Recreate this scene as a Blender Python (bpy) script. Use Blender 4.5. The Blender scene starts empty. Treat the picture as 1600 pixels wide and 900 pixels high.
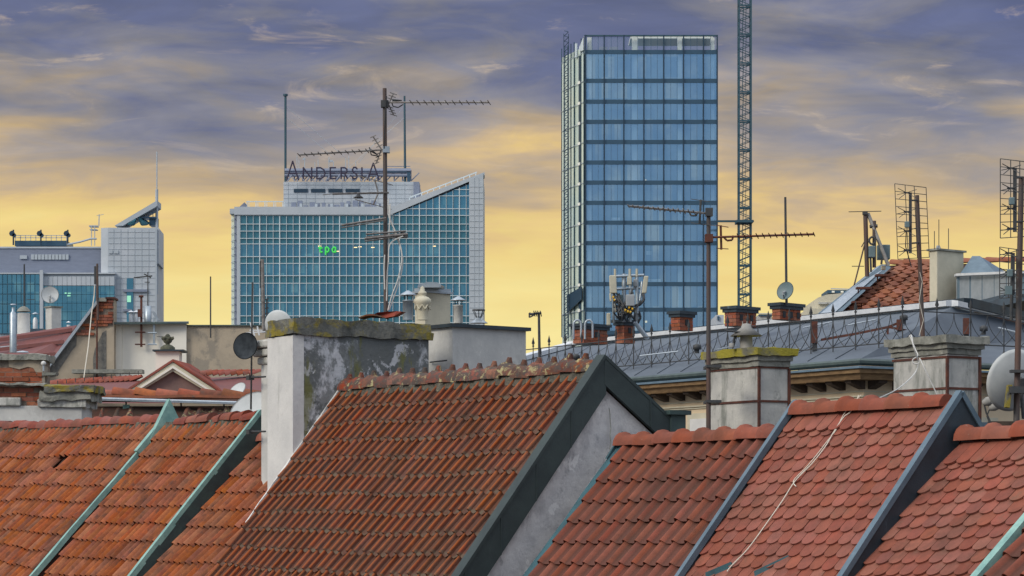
import bpy, bmesh, math, random
from mathutils import Vector, Matrix, noise as mnoise
random.seed(7)
S = bpy.context.scene
COL = S.collection
# ---------------------------------------------------------------- camera
F, HV, CZ = 4000.0, 800.0, 16.0       # focal length in photo pixels, horizon row, eye height
cam_d = bpy.data.cameras.new('camera'); cam = bpy.data.objects.new('camera', cam_d); COL.objects.link(cam)
cam.location = (0, 0, CZ); cam.rotation_euler = (math.radians(90), 0, 0)
cam_d.sensor_width = 36; cam_d.lens = 36*F/1600; cam_d.shift_y = (HV-450)/1600
cam_d.clip_start = .5; cam_d.clip_end = 9000
S.camera = cam
S.view_settings.view_transform = 'Standard'; S.view_settings.look = 'None'
S.view_settings.exposure = 0.0; S.view_settings.gamma = 1.0
S.cycles.max_bounces = 5; S.cycles.diffuse_bounces = 3; S.cycles.glossy_bounces = 3; S.cycles.transparent_max_bounces = 8
# ---------------------------------------------------------------- sky
SUN_EL, SUN_AZ = math.radians(34), math.radians(-128)     # azimuth clockwise from +Y
def srgb(r, g, b):
    f = lambda c: (c/255/12.92) if c/255 <= .04045 else ((c/255+.055)/1.055)**2.4
    return (f(r), f(g), f(b), 1)
W = bpy.data.worlds.new('World'); S.world = W; W.use_nodes = True
nt = W.node_tree; nt.nodes.clear()
def wn(t, **k):
    n = nt.nodes.new(t)
    for a, b in k.items(): setattr(n, a, b)
    return n
def wl(a, b): nt.links.new(a, b)
def wmath(op, a, b=None, c=None, clamp=False):
    n = wn('ShaderNodeMath', operation=op, use_clamp=clamp)
    for i, x in enumerate((a, b, c)):
        if x is None: continue
        if isinstance(x, (int, float)): n.inputs[i].default_value = x
        else: wl(x, n.inputs[i])
    return n.outputs[0]
tc = wn('ShaderNodeTexCoord'); sep = wn('ShaderNodeSeparateXYZ'); wl(tc.outputs['Generated'], sep.inputs[0])
dx, dy, dz = sep.outputs
zz = wmath('MAXIMUM', dz, 0.0)
# cloud deck: directions carried onto a flat layer, so the banks flatten into streaks low down
den = wmath('ADD', zz, .20)
cmb = wn('ShaderNodeCombineXYZ'); wl(wmath('DIVIDE', dx, den), cmb.inputs[0]); wl(wmath('DIVIDE', dy, den), cmb.inputs[1])
def wnoise(scale, detail, rough, sx=1, sy=1, off=(0, 0, 0), dist=0):
    mp = wn('ShaderNodeMapping'); mp.inputs['Scale'].default_value = (sx, sy, 1); mp.inputs['Location'].default_value = off
    wl(cmb.outputs[0], mp.inputs[0])
    n = wn('ShaderNodeTexNoise'); n.inputs['Scale'].default_value = scale; n.inputs['Detail'].default_value = detail
    n.inputs['Roughness'].default_value = rough; n.inputs['Distortion'].default_value = dist
    wl(mp.outputs[0], n.inputs['Vector']); return n.outputs['Fac']
n1 = wnoise(2.6, 4, .5, 1.0, 1.6, (3.1, 1.7, 0), .35)
n2 = wnoise(8.0, 7, .6, 1, 1.25, (8.2, 4.4, 0), .9)
n3 = wnoise(7.0, 7, .62, 1.0, 1.5, (1.3, 9.9, 0), .9)
nn = wmath('ADD', wmath('MULTIPLY', wmath('SUBTRACT', n1, .5), 1.0), wmath('MULTIPLY', wmath('SUBTRACT', n2, .5), .42))
lift = wmath('MULTIPLY', wmath('SUBTRACT', dz, .075), 1.2, clamp=True)
amp = wmath('MULTIPLY_ADD', lift, 1.05, .05)
ez = wmath('ADD', dz, wmath('MULTIPLY', nn, amp))
def ramp(fac, stops, interp='LINEAR'):
    r = wn('ShaderNodeValToRGB'); r.color_ramp.interpolation = interp
    e = r.color_ramp.elements
    while len(e) > 1: e.remove(e[-1])
    e[0].position, e[0].color = stops[0]
    for p, c in stops[1:]:
        k = e.new(p); k.color = c
    wl(fac, r.inputs[0]); return r.outputs[0]
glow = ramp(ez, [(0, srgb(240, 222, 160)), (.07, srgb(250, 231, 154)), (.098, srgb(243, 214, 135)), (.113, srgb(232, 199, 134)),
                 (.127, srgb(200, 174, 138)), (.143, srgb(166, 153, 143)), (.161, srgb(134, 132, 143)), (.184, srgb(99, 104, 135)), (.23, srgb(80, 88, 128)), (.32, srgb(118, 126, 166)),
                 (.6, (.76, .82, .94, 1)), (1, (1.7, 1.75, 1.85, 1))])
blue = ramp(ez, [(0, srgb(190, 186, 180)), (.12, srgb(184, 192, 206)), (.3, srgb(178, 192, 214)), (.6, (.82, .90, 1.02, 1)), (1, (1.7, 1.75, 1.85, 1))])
def mixc(f, a, b, mode='MIX'):
    m = wn('ShaderNodeMix', data_type='RGBA', blend_type=mode)
    if isinstance(f, (int, float)): m.inputs[0].default_value = f
    else: wl(f, m.inputs[0])
    for i, x in ((6, a), (7, b)):
        if isinstance(x, tuple): m.inputs[i].default_value = x
        else: wl(x, m.inputs[i])
    return m.outputs[2]
side = wn('ShaderNodeMapRange', interpolation_type='SMOOTHSTEP'); side.inputs[1].default_value = -.35; side.inputs[2].default_value = .75
wl(dy, side.inputs[0])
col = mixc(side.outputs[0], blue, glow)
# pale sunlit rims on the banks
hl = wn('ShaderNodeMapRange', interpolation_type='SMOOTHSTEP'); hl.inputs[1].default_value = .56; hl.inputs[2].default_value = .74; wl(n3, hl.inputs[0])
hz = wn('ShaderNodeMapRange'); hz.inputs[1].default_value = .10; hz.inputs[2].default_value = .16; wl(dz, hz.inputs[0])
col = mixc(wmath('MULTIPLY', wmath('MULTIPLY', hl.outputs[0], hz.outputs[0]), .42), col, srgb(232, 205, 168))
shade_ = wn('ShaderNodeMapRange'); shade_.inputs[1].default_value = .34; shade_.inputs[2].default_value = .66; shade_.inputs[3].default_value = .70; shade_.inputs[4].default_value = 1.30; n4 = wnoise(3.6, 7, .62, 1.0, 1.7, (5.3, 2.2, 0), .7); wl(wmath('ADD', wmath('MULTIPLY', n2, .45), wmath('MULTIPLY', n4, .55)), shade_.inputs[0])
drk = wn('ShaderNodeVectorMath', operation='SCALE'); wl(col, drk.inputs[0]); wl(shade_.outputs[0], drk.inputs['Scale'])
col = mixc(wmath('MULTIPLY_ADD', hz.outputs[0], .75, .15), col, drk.outputs[0])
sky = wn('ShaderNodeTexSky', sky_type='NISHITA', sun_disc=False); sky.sun_elevation = SUN_EL; sky.sun_rotation = SUN_AZ
sky.air_density = 1.2; sky.dust_density = 1.5
bg1 = wn('ShaderNodeBackground'); wl(sky.outputs[0], bg1.inputs[0]); bg1.inputs[1].default_value = .1
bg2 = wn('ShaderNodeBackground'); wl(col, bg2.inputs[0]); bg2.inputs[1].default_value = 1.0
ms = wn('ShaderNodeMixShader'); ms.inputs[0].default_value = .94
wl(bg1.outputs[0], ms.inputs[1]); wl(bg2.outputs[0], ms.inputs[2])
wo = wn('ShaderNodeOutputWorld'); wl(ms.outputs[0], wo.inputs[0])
# ---------------------------------------------------------------- sun (veiled by cloud)
sd = bpy.data.lights.new('sun', 'SUN'); sun = bpy.data.objects.new('sun', sd); COL.objects.link(sun)
sd.energy = 2.0; sd.angle = math.radians(20); sd.color = (1, .91, .77)
to_sun = Vector((math.sin(SUN_AZ)*math.cos(SUN_EL), math.cos(SUN_AZ)*math.cos(SUN_EL), math.sin(SUN_EL)))
sun.rotation_euler = to_sun.to_track_quat('Z', 'Y').to_euler()
# ---------------------------------------------------------------- helpers: points, frames, meshes
def P(u, v, Y): return Vector(((u-800)*Y/F, Y, CZ+(HV-v)*Y/F))
def proj(p): return (800+F*p.x/p.y, HV-F*(p.z-CZ)/p.y)
def px(n, Y): return n*Y/F
UP = Vector((0, 0, 1))
def axes(deg):
    a = math.radians(deg); return Vector((math.cos(a), -math.sin(a), 0)), Vector((math.sin(a), math.cos(a), 0))
ALPHA = 57.0
RD, ND = axes(ALPHA)                 # street line: along the ridges, and away from the viewer
class MB:
    def __init__(s): s.v = []; s.f = []; s.sm = []
    def add(s, vs, fs, smooth=False):
        o = len(s.v); s.v += [Vector(x) for x in vs]
        for f in fs: s.f.append([i+o for i in f]); s.sm.append(smooth)
        return s
    def hexa(s, b, t):               # two matching quads
        return s.add(list(b)+list(t), [(3, 2, 1, 0), (4, 5, 6, 7), (0, 1, 5, 4), (1, 2, 6, 5), (2, 3, 7, 6), (3, 0, 4, 7)])
    def box(s, o, a, b, c):          # corner o and three edge vectors
        return s.hexa([o, o+a, o+a+b, o+b], [o+c, o+a+c, o+a+b+c, o+b+c])
    def fbox(s, u0, v0, u1, v1, Y, d): # box with a face square to the view, between two photo corners, d metres deep
        p = P(u0, v1, Y); q = P(u1, v0, Y)
        return s.box(p, Vector((q.x-p.x, 0, 0)), Vector((0, d, 0)), Vector((0, 0, q.z-p.z)))
    def prism(s, pts, ext):
        n = len(pts); pts = [Vector(p) for p in pts]
        return s.add(pts+[p+ext for p in pts], [list(range(n))[::-1], list(range(n, 2*n))]+[(i, (i+1) % n, n+(i+1) % n, n+i) for i in range(n)])
    def tube(s, p, q, r, n=6, r2=None, cap=True):
        p = Vector(p); q = Vector(q); r2 = r if r2 is None else r2
        d = (q-p).normalized(); a = d.orthogonal().normalized(); b = d.cross(a)
        vs = []
        for c, rr in ((p, r), (q, r2)):
            for i in range(n):
                t = 2*math.pi*i/n; vs.append(c+(a*math.cos(t)+b*math.sin(t))*rr)
        s.add(vs, [(i, (i+1) % n, n+(i+1) % n, n+i) for i in range(n)], n > 5)
        if cap: s.add(vs, [list(range(n))[::-1], list(range(n, 2*n))])
        return s
    def poly(s, pts, r, n=5):
        for a, b in zip(pts, pts[1:]): s.tube(a, b, r, n)
        return s
    def lathe(s, base, prof, n=16, axis=None, smooth=True):
        ax = (axis or UP).normalized(); a = ax.orthogonal().normalized(); b = ax.cross(a)
        vs = []
        for r, h in prof:
            for i in range(n):
                t = 2*math.pi*i/n; vs.append(base+ax*h+(a*math.cos(t)+b*math.sin(t))*r)
        fs = []
        for k in range(len(prof)-1):
            for i in range(n): fs.append((k*n+i, k*n+(i+1) % n, (k+1)*n+(i+1) % n, (k+1)*n+i))
        s.add(vs, fs, smooth)
        s.add(vs[:n], [list(range(n))[::-1]]); s.add(vs[-n:], [list(range(n))]); return s
    def mesh(s, name, mat, origin=Vector((0, 0, 0))):
        m = bpy.data.meshes.new(name); m.from_pydata([v-origin for v in s.v], [], s.f)
        m.polygons.foreach_set('use_smooth', s.sm); m.materials.append(mat)
        a = m.attributes.new('tc', 'FLOAT_VECTOR', 'POINT'); a.data.foreach_set('vector', [c for v in s.v for c in (v-origin)]); m.update(); return m
WORLD = {}                            # world position of every object made here
def link(o, parent, wpos):
    COL.objects.link(o)
    if parent is not None: o.parent = parent; o.location = wpos-WORLD[parent.name]
    else: o.location = wpos
    WORLD[o.name] = wpos.copy(); return o
def part(name, mb, mat, parent, label=None, kind=None, bev=0):
    w = WORLD[parent.name]
    o = bpy.data.objects.new(name, mb.mesh(name, mat, w)); link(o, parent, w)
    if label: o['label'] = label
    if kind: o['kind'] = kind
    if bev: bevel(o, bev)
    return o
def bevel(o, w, seg=2):
    m = o.modifiers.new('b', 'BEVEL'); m.width = w; m.segments = seg; m.limit_method = 'ANGLE'
def thing(name, label, cat, base, group=None):
    o = bpy.data.objects.new(name, None); o.empty_display_size = .2; link(o, None, Vector(base))
    o['label'] = label; o['category'] = cat
    if group: o['group'] = group
    return o
def solo(name, mb, mat, label, cat, base, group=None, kind=None):
    o = bpy.data.objects.new(name, mb.mesh(name, mat, Vector(base))); link(o, None, Vector(base))
    if kind: o['kind'] = kind
    else: o['label'] = label; o['category'] = cat
    if group: o['group'] = group
    return o
def cornerbox(uL, uc, uR, Y, alpha=ALPHA):
    """near vertical edge at column uc; returns near corner on plan, r, n, width along -r, depth along n"""
    r, n = axes(alpha); a = math.radians(alpha); c, s_ = math.cos(a), math.sin(a)
    xc = (uc-800)*Y/F; kL = (uL-800)/F; kR = (uR-800)/F
    return Vector((xc, Y, 0)), r, n, (xc-kL*Y)/(c+kL*s_), (kR*Y-xc)/(s_-kR*c)
def zat(v, Y): return CZ+(HV-v)*Y/F
def rough(o, amp=.012, freq=6.0, step=.12):
    """cut a crisp block into small faces and wear it uneven"""
    bm = bmesh.new(); bm.from_mesh(o.data)
    for _ in range(5):
        ed = [e for e in bm.edges if e.calc_length() > step]
        if not ed or len(bm.verts) > 6000: break
        bmesh.ops.subdivide_edges(bm, edges=ed, cuts=1, use_grid_fill=True)
    w = WORLD[o.name]
    for v in bm.verts:
        q = (v.co+w)*freq; v.co += Vector((mnoise.noise(q), mnoise.noise(q+Vector((9, 3, 1))), mnoise.noise(q+Vector((2, 7, 5)))))*amp*1.4
        q *= 3.1; v.co += Vector((mnoise.noise(q), mnoise.noise(q+Vector((9, 3, 1))), mnoise.noise(q+Vector((2, 7, 5)))))*amp*.5
    bm.to_mesh(o.data); bm.free(); return o
def cbox(mb, cb, z0, z1, grow=0):
    C, r, n, w, d = cb
    o = Vector((C.x, C.y, z0))+r*grow-n*grow
    return mb.box(o, -r*(w+2*grow), n*(d+2*grow), UP*(z1-z0))
def sweep(mb, path, prof):
    """profile of (outward offset, z) swept along a plan path, mitred; outward is to the right of travel"""
    pts = []
    for i, p in enumerate(path):
        dirs = []
        if i > 0: dirs.append((path[i]-path[i-1]).normalized())
        if i < len(path)-1: dirs.append((path[i+1]-path[i]).normalized())
        outs = [Vector((d.y, -d.x, 0)) for d in dirs]
        o = outs[0] if len(outs) == 1 else (outs[0]+outs[1])/(1+outs[0].dot(outs[1]))
        pts.append((p, o))
    n = len(prof); vs = [Vector((p.x, p.y, 0))+o*a+UP*z for p, o in pts for a, z in prof]
    fs = [(k*n+i, (k+1)*n+i, (k+1)*n+(i+1) % n, k*n+(i+1) % n) for k in range(len(path)-1) for i in range(n)]
    fs += [list(range(n)), [len(vs)-n+i for i in range(n)][::-1]]
    return mb.add(vs, fs)
# ---------------------------------------------------------------- materials
def mat(name, base, rough=.75, metal=0, coord='pos', scale=3, var=None, layers=(), bump=.0, bscale=30, rnd=0, spec=.4, emit=None, custom=None, nscale=(1, 1, 1)):
    m = bpy.data.materials.new(name); m.use_nodes = True; t = m.node_tree; N = t.nodes; L = t.links
    b = N['Principled BSDF']; b.inputs['Roughness'].default_value = rough; b.inputs['Metallic'].default_value = metal
    b.inputs['Specular IOR Level'].default_value = min(spec, .12) if rough > .68 else spec
    def c4(c): return c if len(c) == 4 else (*c, 1)
    if coord == 'pos': src = N.new('ShaderNodeNewGeometry').outputs['Position']
    else: q_ = N.new('ShaderNodeAttribute'); q_.attribute_name = 'tc'; src = q_.outputs['Vector']   # each piece's own coordinates
    oi = N.new('ShaderNodeObjectInfo')
    if coord == 'obj':               # shift every piece to its own patch of the pattern
        sc = N.new('ShaderNodeVectorMath'); sc.operation = 'SCALE'; sc.inputs[0].default_value = (37, 91, 53); at_ = N.new('ShaderNodeAttribute'); at_.attribute_name = 'rnd'; sm_ = N.new('ShaderNodeMath'); L.new(oi.outputs['Random'], sm_.inputs[0]); L.new(at_.outputs['Fac'], sm_.inputs[1]); L.new(sm_.outputs[0], sc.inputs['Scale'])
        ad = N.new('ShaderNodeVectorMath'); L.new(src, ad.inputs[0]); L.new(sc.outputs[0], ad.inputs[1]); src2 = ad.outputs[0]
    else: src2 = src
    def noise(sc, det=5, ro=.6, st=(1, 1, 1), dist=0):
        mp = N.new('ShaderNodeMapping'); mp.inputs['Scale'].default_value = st; L.new(src2, mp.inputs[0])
        n = N.new('ShaderNodeTexNoise'); n.inputs['Scale'].default_value = sc; n.inputs['Detail'].default_value = det
        n.inputs['Roughness'].default_value = ro; n.inputs['Distortion'].default_value = dist; L.new(mp.outputs[0], n.inputs['Vector']); return n.outputs['Fac']
    def rng(x, lo, hi, a=0, bb=1, smooth=True):
        r = N.new('ShaderNodeMapRange'); r.interpolation_type = 'SMOOTHSTEP' if smooth else 'LINEAR'
        for i, q in enumerate((lo, hi, a, bb)): r.inputs[i+1].default_value = q
        L.new(x, r.inputs[0]); return r.outputs[0]
    def mix(f, a, bb, mode='MIX'):
        x = N.new('ShaderNodeMix'); x.data_type = 'RGBA'; x.blend_type = mode
        if isinstance(f, (int, float)): x.inputs[0].default_value = f
        else: L.new(f, x.inputs[0])
        for i, q in ((6, a), (7, bb)):
            if isinstance(q, tuple): x.inputs[i].default_value = c4(q)
            else: L.new(q, x.inputs[i])
        return x.outputs[2]
    def mth(op, a, bb=0.0):
        x = N.new('ShaderNodeMath'); x.operation = op
        for i, q in ((0, a), (1, bb)):
            if isinstance(q, (int, float)): x.inputs[i].default_value = q
            else: L.new(q, x.inputs[i])
        return x.outputs[0]
    col = c4(base)
    if var: col = mix(rng(noise(scale, 6, .65, nscale), .3, .7), c4(base), c4(var))
    if rnd:
        at = N.new('ShaderNodeAttribute'); at.attribute_name = 'rnd'
        rr = mth('FRACT', mth('ADD', oi.outputs['Random'], at.outputs['Fac']))
        g = N.new('ShaderNodeHueSaturation'); L.new(rng(rr, 0, 1, 1-rnd, 1+rnd, False), g.inputs['Value'])
        r2 = mth('FRACT', mth('MULTIPLY', rr, 7.31)); L.new(rng(r2, 0, 1, .5-rnd*.028, .5+rnd*.028, False), g.inputs['Hue'])
        r3 = mth('FRACT', mth('MULTIPLY', rr, 23.7)); L.new(rng(r3, 0, 1, 1-rnd*.6, 1+rnd*.4, False), g.inputs['Saturation'])
        if isinstance(col, tuple): g.inputs['Color'].default_value = col
        else: L.new(col, g.inputs['Color'])
        col = g.outputs[0]
    for (lc, ls, lo, hi, fac, st) in layers:
        f = mth('MULTIPLY', rng(noise(ls, 8, .68, st, .3), lo, hi), fac)
        col = mix(f, col, c4(lc))
    env = dict(N=N, L=L, mix=mix, noise=noise, rng=rng, mth=mth, src=src, b=b, oi=oi)
    if custom: col = custom(col, env)
    if coord == 'obj':               # weathering that runs across many tiles
        gp = N.new('ShaderNodeNewGeometry'); wnz = N.new('ShaderNodeTexNoise'); wnz.inputs['Scale'].default_value = 1.5; wnz.inputs['Detail'].default_value = 7; wnz.inputs['Roughness'].default_value = .65; L.new(gp.outputs['Position'], wnz.inputs['Vector'])
        col = mix(mth('MULTIPLY', rng(wnz.outputs['Fac'], .48, .68), .50), col, (.070, .042, .032))
    if isinstance(col, tuple): b.inputs['Base Color'].default_value = col
    else: L.new(col, b.inputs['Base Color'])
    if bump:
        bp = N.new('ShaderNodeBump'); bp.inputs['Strength'].default_value = bump; bp.inputs['Distance'].default_value = .02
        L.new(noise(bscale, 6, .65), bp.inputs['Height']); L.new(bp.outputs[0], b.inputs['Normal'])
    if emit: b.inputs['Emission Color'].default_value = c4(emit[0]); b.inputs['Emission Strength'].default_value = emit[1]
    return m
V = (1, 1, .22)                       # streaks running down a wall
def tile_custom(hi, dirt_shade_lo, dirt_shade_hi, dirt_shade_col, amt, ycol=None, lift=.04, L=.34):
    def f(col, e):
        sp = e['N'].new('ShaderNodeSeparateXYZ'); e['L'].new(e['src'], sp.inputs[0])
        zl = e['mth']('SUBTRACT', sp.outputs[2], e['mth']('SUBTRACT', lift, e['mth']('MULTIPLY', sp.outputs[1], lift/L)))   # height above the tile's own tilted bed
        pan = e['rng'](zl, dirt_shade_lo, dirt_shade_hi, 1, 0)         # trough darkened for grime plus painted-in shade between rolls, the roll stays bare clay
        col = e['mix'](e['mth']('MULTIPLY', pan, amt), col, dirt_shade_col)
        if hi: col = e['mix'](e['mth']('MULTIPLY', e['rng'](zl, dirt_shade_hi*.9, dirt_shade_hi*1.3), .6), col, hi)
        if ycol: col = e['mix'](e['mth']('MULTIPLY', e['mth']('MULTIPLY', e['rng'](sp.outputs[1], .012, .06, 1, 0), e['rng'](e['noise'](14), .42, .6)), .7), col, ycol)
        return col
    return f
MT = {}
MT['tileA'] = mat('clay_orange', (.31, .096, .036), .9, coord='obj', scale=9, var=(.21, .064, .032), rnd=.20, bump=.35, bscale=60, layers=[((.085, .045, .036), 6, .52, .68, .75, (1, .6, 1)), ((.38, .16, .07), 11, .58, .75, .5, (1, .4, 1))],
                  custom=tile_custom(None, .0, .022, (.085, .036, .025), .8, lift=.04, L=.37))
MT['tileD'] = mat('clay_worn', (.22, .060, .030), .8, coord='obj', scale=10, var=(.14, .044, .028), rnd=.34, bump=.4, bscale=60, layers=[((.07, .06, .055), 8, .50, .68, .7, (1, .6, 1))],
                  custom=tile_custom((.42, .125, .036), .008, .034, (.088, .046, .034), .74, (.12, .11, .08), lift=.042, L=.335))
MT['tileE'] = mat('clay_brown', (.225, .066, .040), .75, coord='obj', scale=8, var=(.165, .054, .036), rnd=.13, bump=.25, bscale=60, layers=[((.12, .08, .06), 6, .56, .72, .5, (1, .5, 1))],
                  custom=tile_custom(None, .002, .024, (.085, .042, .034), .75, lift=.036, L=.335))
MT['tileF'] = mat('clay_red_flat', (.27, .090, .062), .8, coord='obj', scale=7, var=(.20, .072, .052), rnd=.15, bump=.25, bscale=50, layers=[((.16, .10, .07), 5, .54, .72, .55, (1, 1, 1)), ((.30, .24, .18), 16, .68, .76, .6, (1, 1, 1))])
MT['orange_new'] = mat('clay_new_orange', (.62, .18, .05), .75, rnd=.1, bump=.2)
MT['ridgeA'] = mat('ridge_clay_pink', (.27, .078, .050), .8, coord='obj', scale=6, var=(.19, .062, .050), rnd=.18, bump=.3, layers=[((.14, .13, .11), 8, .55, .7, .6, (1, 1, 1)), ((.42, .14, .07), 4, .6, .75, .5, (1, 1, 1))])
MT['ridgeD'] = mat('ridge_clay_lichen', (.25, .080, .045), .85, coord='obj', scale=6, var=(.11, .060, .050), rnd=.35, bump=.5, layers=[((.075, .07, .065), 7, .44, .56, .85, (1, 1, 1)), ((.42, .38, .20), 9, .55, .63, .8, (1, 1, 1))])
MT['ridgeF'] = mat('ridge_clay_red', (.27, .078, .046), .75, coord='obj', scale=6, var=(.20, .066, .044), rnd=.12, bump=.2, layers=[((.40, .34, .28), 10, .64, .74, .5, (1, 1, 1))])
MT['deck'] = mat('roof_deck', (.09, .045, .035), .9, var=(.05, .04, .035), scale=5, bump=.2)
MT['mortar'] = mat('lime_mortar', (.15, .14, .115), .95, var=(.07, .065, .055), scale=14, bump=.9, bscale=40, layers=[((.40, .37, .22), 12, .58, .68, .6, (1, 1, 1)), ((.30, .12, .07), 9, .6, .7, .6, (1, 1, 1))])
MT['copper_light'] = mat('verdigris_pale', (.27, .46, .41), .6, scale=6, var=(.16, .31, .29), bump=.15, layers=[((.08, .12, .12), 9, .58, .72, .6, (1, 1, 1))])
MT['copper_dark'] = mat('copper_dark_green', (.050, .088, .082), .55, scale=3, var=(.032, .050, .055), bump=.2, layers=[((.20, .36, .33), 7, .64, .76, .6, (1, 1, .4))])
MT['copper_blue'] = mat('copper_blue_green', (.045, .13, .16), .6, scale=4, var=(.035, .07, .085), bump=.15, layers=[((.16, .33, .36), 8, .6, .72, .5, (1, 1, .4))])
MT['verge_dark'] = mat('dark_sheet_metal', (.040, .058, .058), .6, scale=3, var=(.028, .040, .042), bump=.1, layers=[((.10, .12, .13), 6, .62, .78, .35, V)])
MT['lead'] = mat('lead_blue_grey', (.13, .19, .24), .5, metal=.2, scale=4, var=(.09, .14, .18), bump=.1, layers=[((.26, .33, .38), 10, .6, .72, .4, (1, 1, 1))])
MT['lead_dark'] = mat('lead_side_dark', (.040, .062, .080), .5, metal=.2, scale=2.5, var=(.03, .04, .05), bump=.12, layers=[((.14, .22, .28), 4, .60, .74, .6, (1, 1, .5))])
MT['zinc'] = mat('zinc_pale', (.42, .47, .52), .45, metal=.5, scale=5, var=(.33, .38, .43), layers=[((.2, .22, .24), 9, .6, .75, .4, (1, 1, .5))])
MT['zinc_bright'] = mat('zinc_bright', (.72, .74, .76), .5, metal=.2, scale=5, var=(.58, .61, .64))
MT['steel'] = mat('galvanised_steel', (.30, .36, .42), .4, metal=.7, scale=9, var=(.42, .47, .5))
MT['iron'] = mat('dark_iron', (.035, .042, .050), .6, scale=20, var=(.06, .06, .06))
MT['rust'] = mat('rusty_iron', (.14, .055, .038), .8, scale=12, var=(.085, .045, .04), bump=.2)
MT['pole'] = mat('weathered_pole', (.075, .075, .075), .6, metal=.2, scale=3, var=(.12, .065, .05), nscale=(1, 1, .5))
MT['alu'] = mat('dull_aluminium', (.26, .25, .24), .5, metal=.3, scale=20, var=(.13, .11, .10))
MT['white_cable'] = mat('white_cable', (.58, .58, .56), .6)
MT['cream_cable'] = mat('cream_rope', (.62, .58, .50), .8)
MT['black_cable'] = mat('black_cable', (.02, .022, .026), .6)
MT['white_plaster'] = mat('white_plaster', (.66, .655, .64), .9, scale=2, var=(.55, .55, .545), bump=.25, bscale=18, layers=[((.20, .21, .19), 2.6, .60, .74, .55, V), ((.36, .36, .35), 14, .58, .70, .35, (1, 1, .5))])
MT['stained'] = mat('stained_plaster', (.56, .57, .60), .95, scale=3, var=(.42, .44, .47), bump=.6, bscale=16, layers=[((.085, .095, .095), 1.9, .39, .49, .88, (1, 1, .8)), ((.13, .14, .14), 5.5, .46, .56, .75, (1, 1, .6)), ((.52, .53, .56), 4.2, .57, .61, .85, (1, 1, .9)), ((.17, .17, .035), 2.1, .55, .64, .7, V), ((.06, .065, .065), 9, .60, .66, .6, (1, 1, 1))])
MT['cap_moss'] = mat('mossy_concrete', (.17, .17, .155), .95, scale=5, var=(.09, .095, .09), bump=.8, bscale=24, layers=[((.26, .21, .03), 2.6, .46, .58, .85, (1, 1, 1)), ((.32, .33, .31), 7, .60, .70, .6, (1, 1, 1))])
MT['cap_lichen'] = mat('lichen_concrete', (.20, .19, .14), .95, scale=5, var=(.13, .13, .11), bump=.8, bscale=24, layers=[((.30, .26, .03), 2.0, .34, .52, .9, (1, 1, 1)), ((.36, .35, .26), 7, .60, .70, .5, (1, 1, 1))])
MT['cap_grey'] = mat('weathered_concrete', (.32, .32, .285), .95, scale=6, var=(.18, .185, .165), bump=.6, bscale=26, layers=[((.34, .34, .32), 6, .58, .7, .5, (1, 1, 1)), ((.09, .095, .085), 4, .56, .68, .75, V)])
MT['render_grey'] = mat('grey_render', (.58, .58, .56), .92, scale=1.7, var=(.45, .455, .45), bump=.25, bscale=14, layers=[((.24, .245, .24), 2.4, .54, .70, .55, V), ((.36, .36, .35), 1.4, .52, .60, .4, (1, 1, 1)), ((.70, .69, .66), 8, .60, .70, .5, (1, 1, .6))])
MT['chim_light'] = mat('chimney_plaster', (.54, .535, .50), .92, scale=3, var=(.40, .40, .385), bump=.35, bscale=20, layers=[((.15, .165, .145), 3, .48, .64, .75, V), ((.66, .65, .62), 6, .6, .68, .6, V), ((.17, .18, .17), 7, .56, .66, .5, (1, 1, .6))])
MT['gable_plaster'] = mat('lilac_grey_plaster', (.68, .655, .64), .95, scale=3, var=(.47, .455, .46), bump=.5, bscale=16, layers=[((.30, .29, .30), 1.6, .50, .62, .6, (1, 1, .5)), ((.17, .17, .18), 6, .57, .68, .55, (1, 1, .5)), ((.80, .78, .76), 4.5, .58, .64, .6, (1, 1, 1)), ((.12, .12, .12), 19, .64, .70, .5, (1, 1, 1))])
MT['tan_plaster'] = mat('tan_plaster', (.43, .365, .28), .95, scale=1.6, var=(.35, .30, .235), bump=.4, bscale=14, layers=[((.22, .205, .18), 1.0, .56, .62, .6, (1, 1, .8)), ((.40, .35, .28), 6, .6, .72, .4, (1, 1, 1))])
MT['bare_render'] = mat('rough_grey_render', (.21, .20, .18), .97, scale=8, var=(.12, .12, .115), bump=.9, bscale=30, layers=[((.40, .39, .36), 5, .64, .72, .7, (1, 1, 1))])
MT['cream_plaster'] = mat('cream_plaster', (.80, .77, .69), .9, scale=1.5, var=(.73, .70, .63), bump=.12, layers=[((.33, .33, .32), 3, .66, .76, .5, (1, 1, .5)), ((.40, .38, .33), 1.2, .60, .8, .3, V)])
MT['cream_stone'] = mat('cream_stone', (.60, .56, .44), .88, scale=3, var=(.50, .47, .37), bump=.2, layers=[((.18, .17, .14), 4, .6, .75, .4, V)])
MT['wall_cream'] = mat('warm_cream_wall', (.66, .54, .38), .9, scale=1.2, var=(.60, .49, .35), bump=.15, layers=[((.26, .21, .15), 2, .62, .76, .4, V)])
MT['cornice_brown'] = mat('brown_cornice', (.15, .095, .055), .85, scale=4, var=(.26, .17, .09), nscale=(1, 1, 5), bump=.3)
MT['bracket'] = mat('dark_bracket', (.10, .075, .06), .85, scale=6, var=(.05, .04, .035))
MT['pink_render'] = mat('dusty_pink_render', (.235, .15, .135), .95, scale=4, var=(.19, .13, .12), bump=.3)
MT['brick'] = mat('red_brick', (.33, .115, .065), .9, rnd=.2, scale=12, var=(.26, .09, .055), bump=.4, bscale=40, layers=[((.10, .085, .08), 8, .56, .7, .6, (1, 1, 1))])
MT['brick_mortar'] = mat('brick_mortar', (.26, .22, .18), .95, scale=12, var=(.15, .12, .10), bump=.5)
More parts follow.
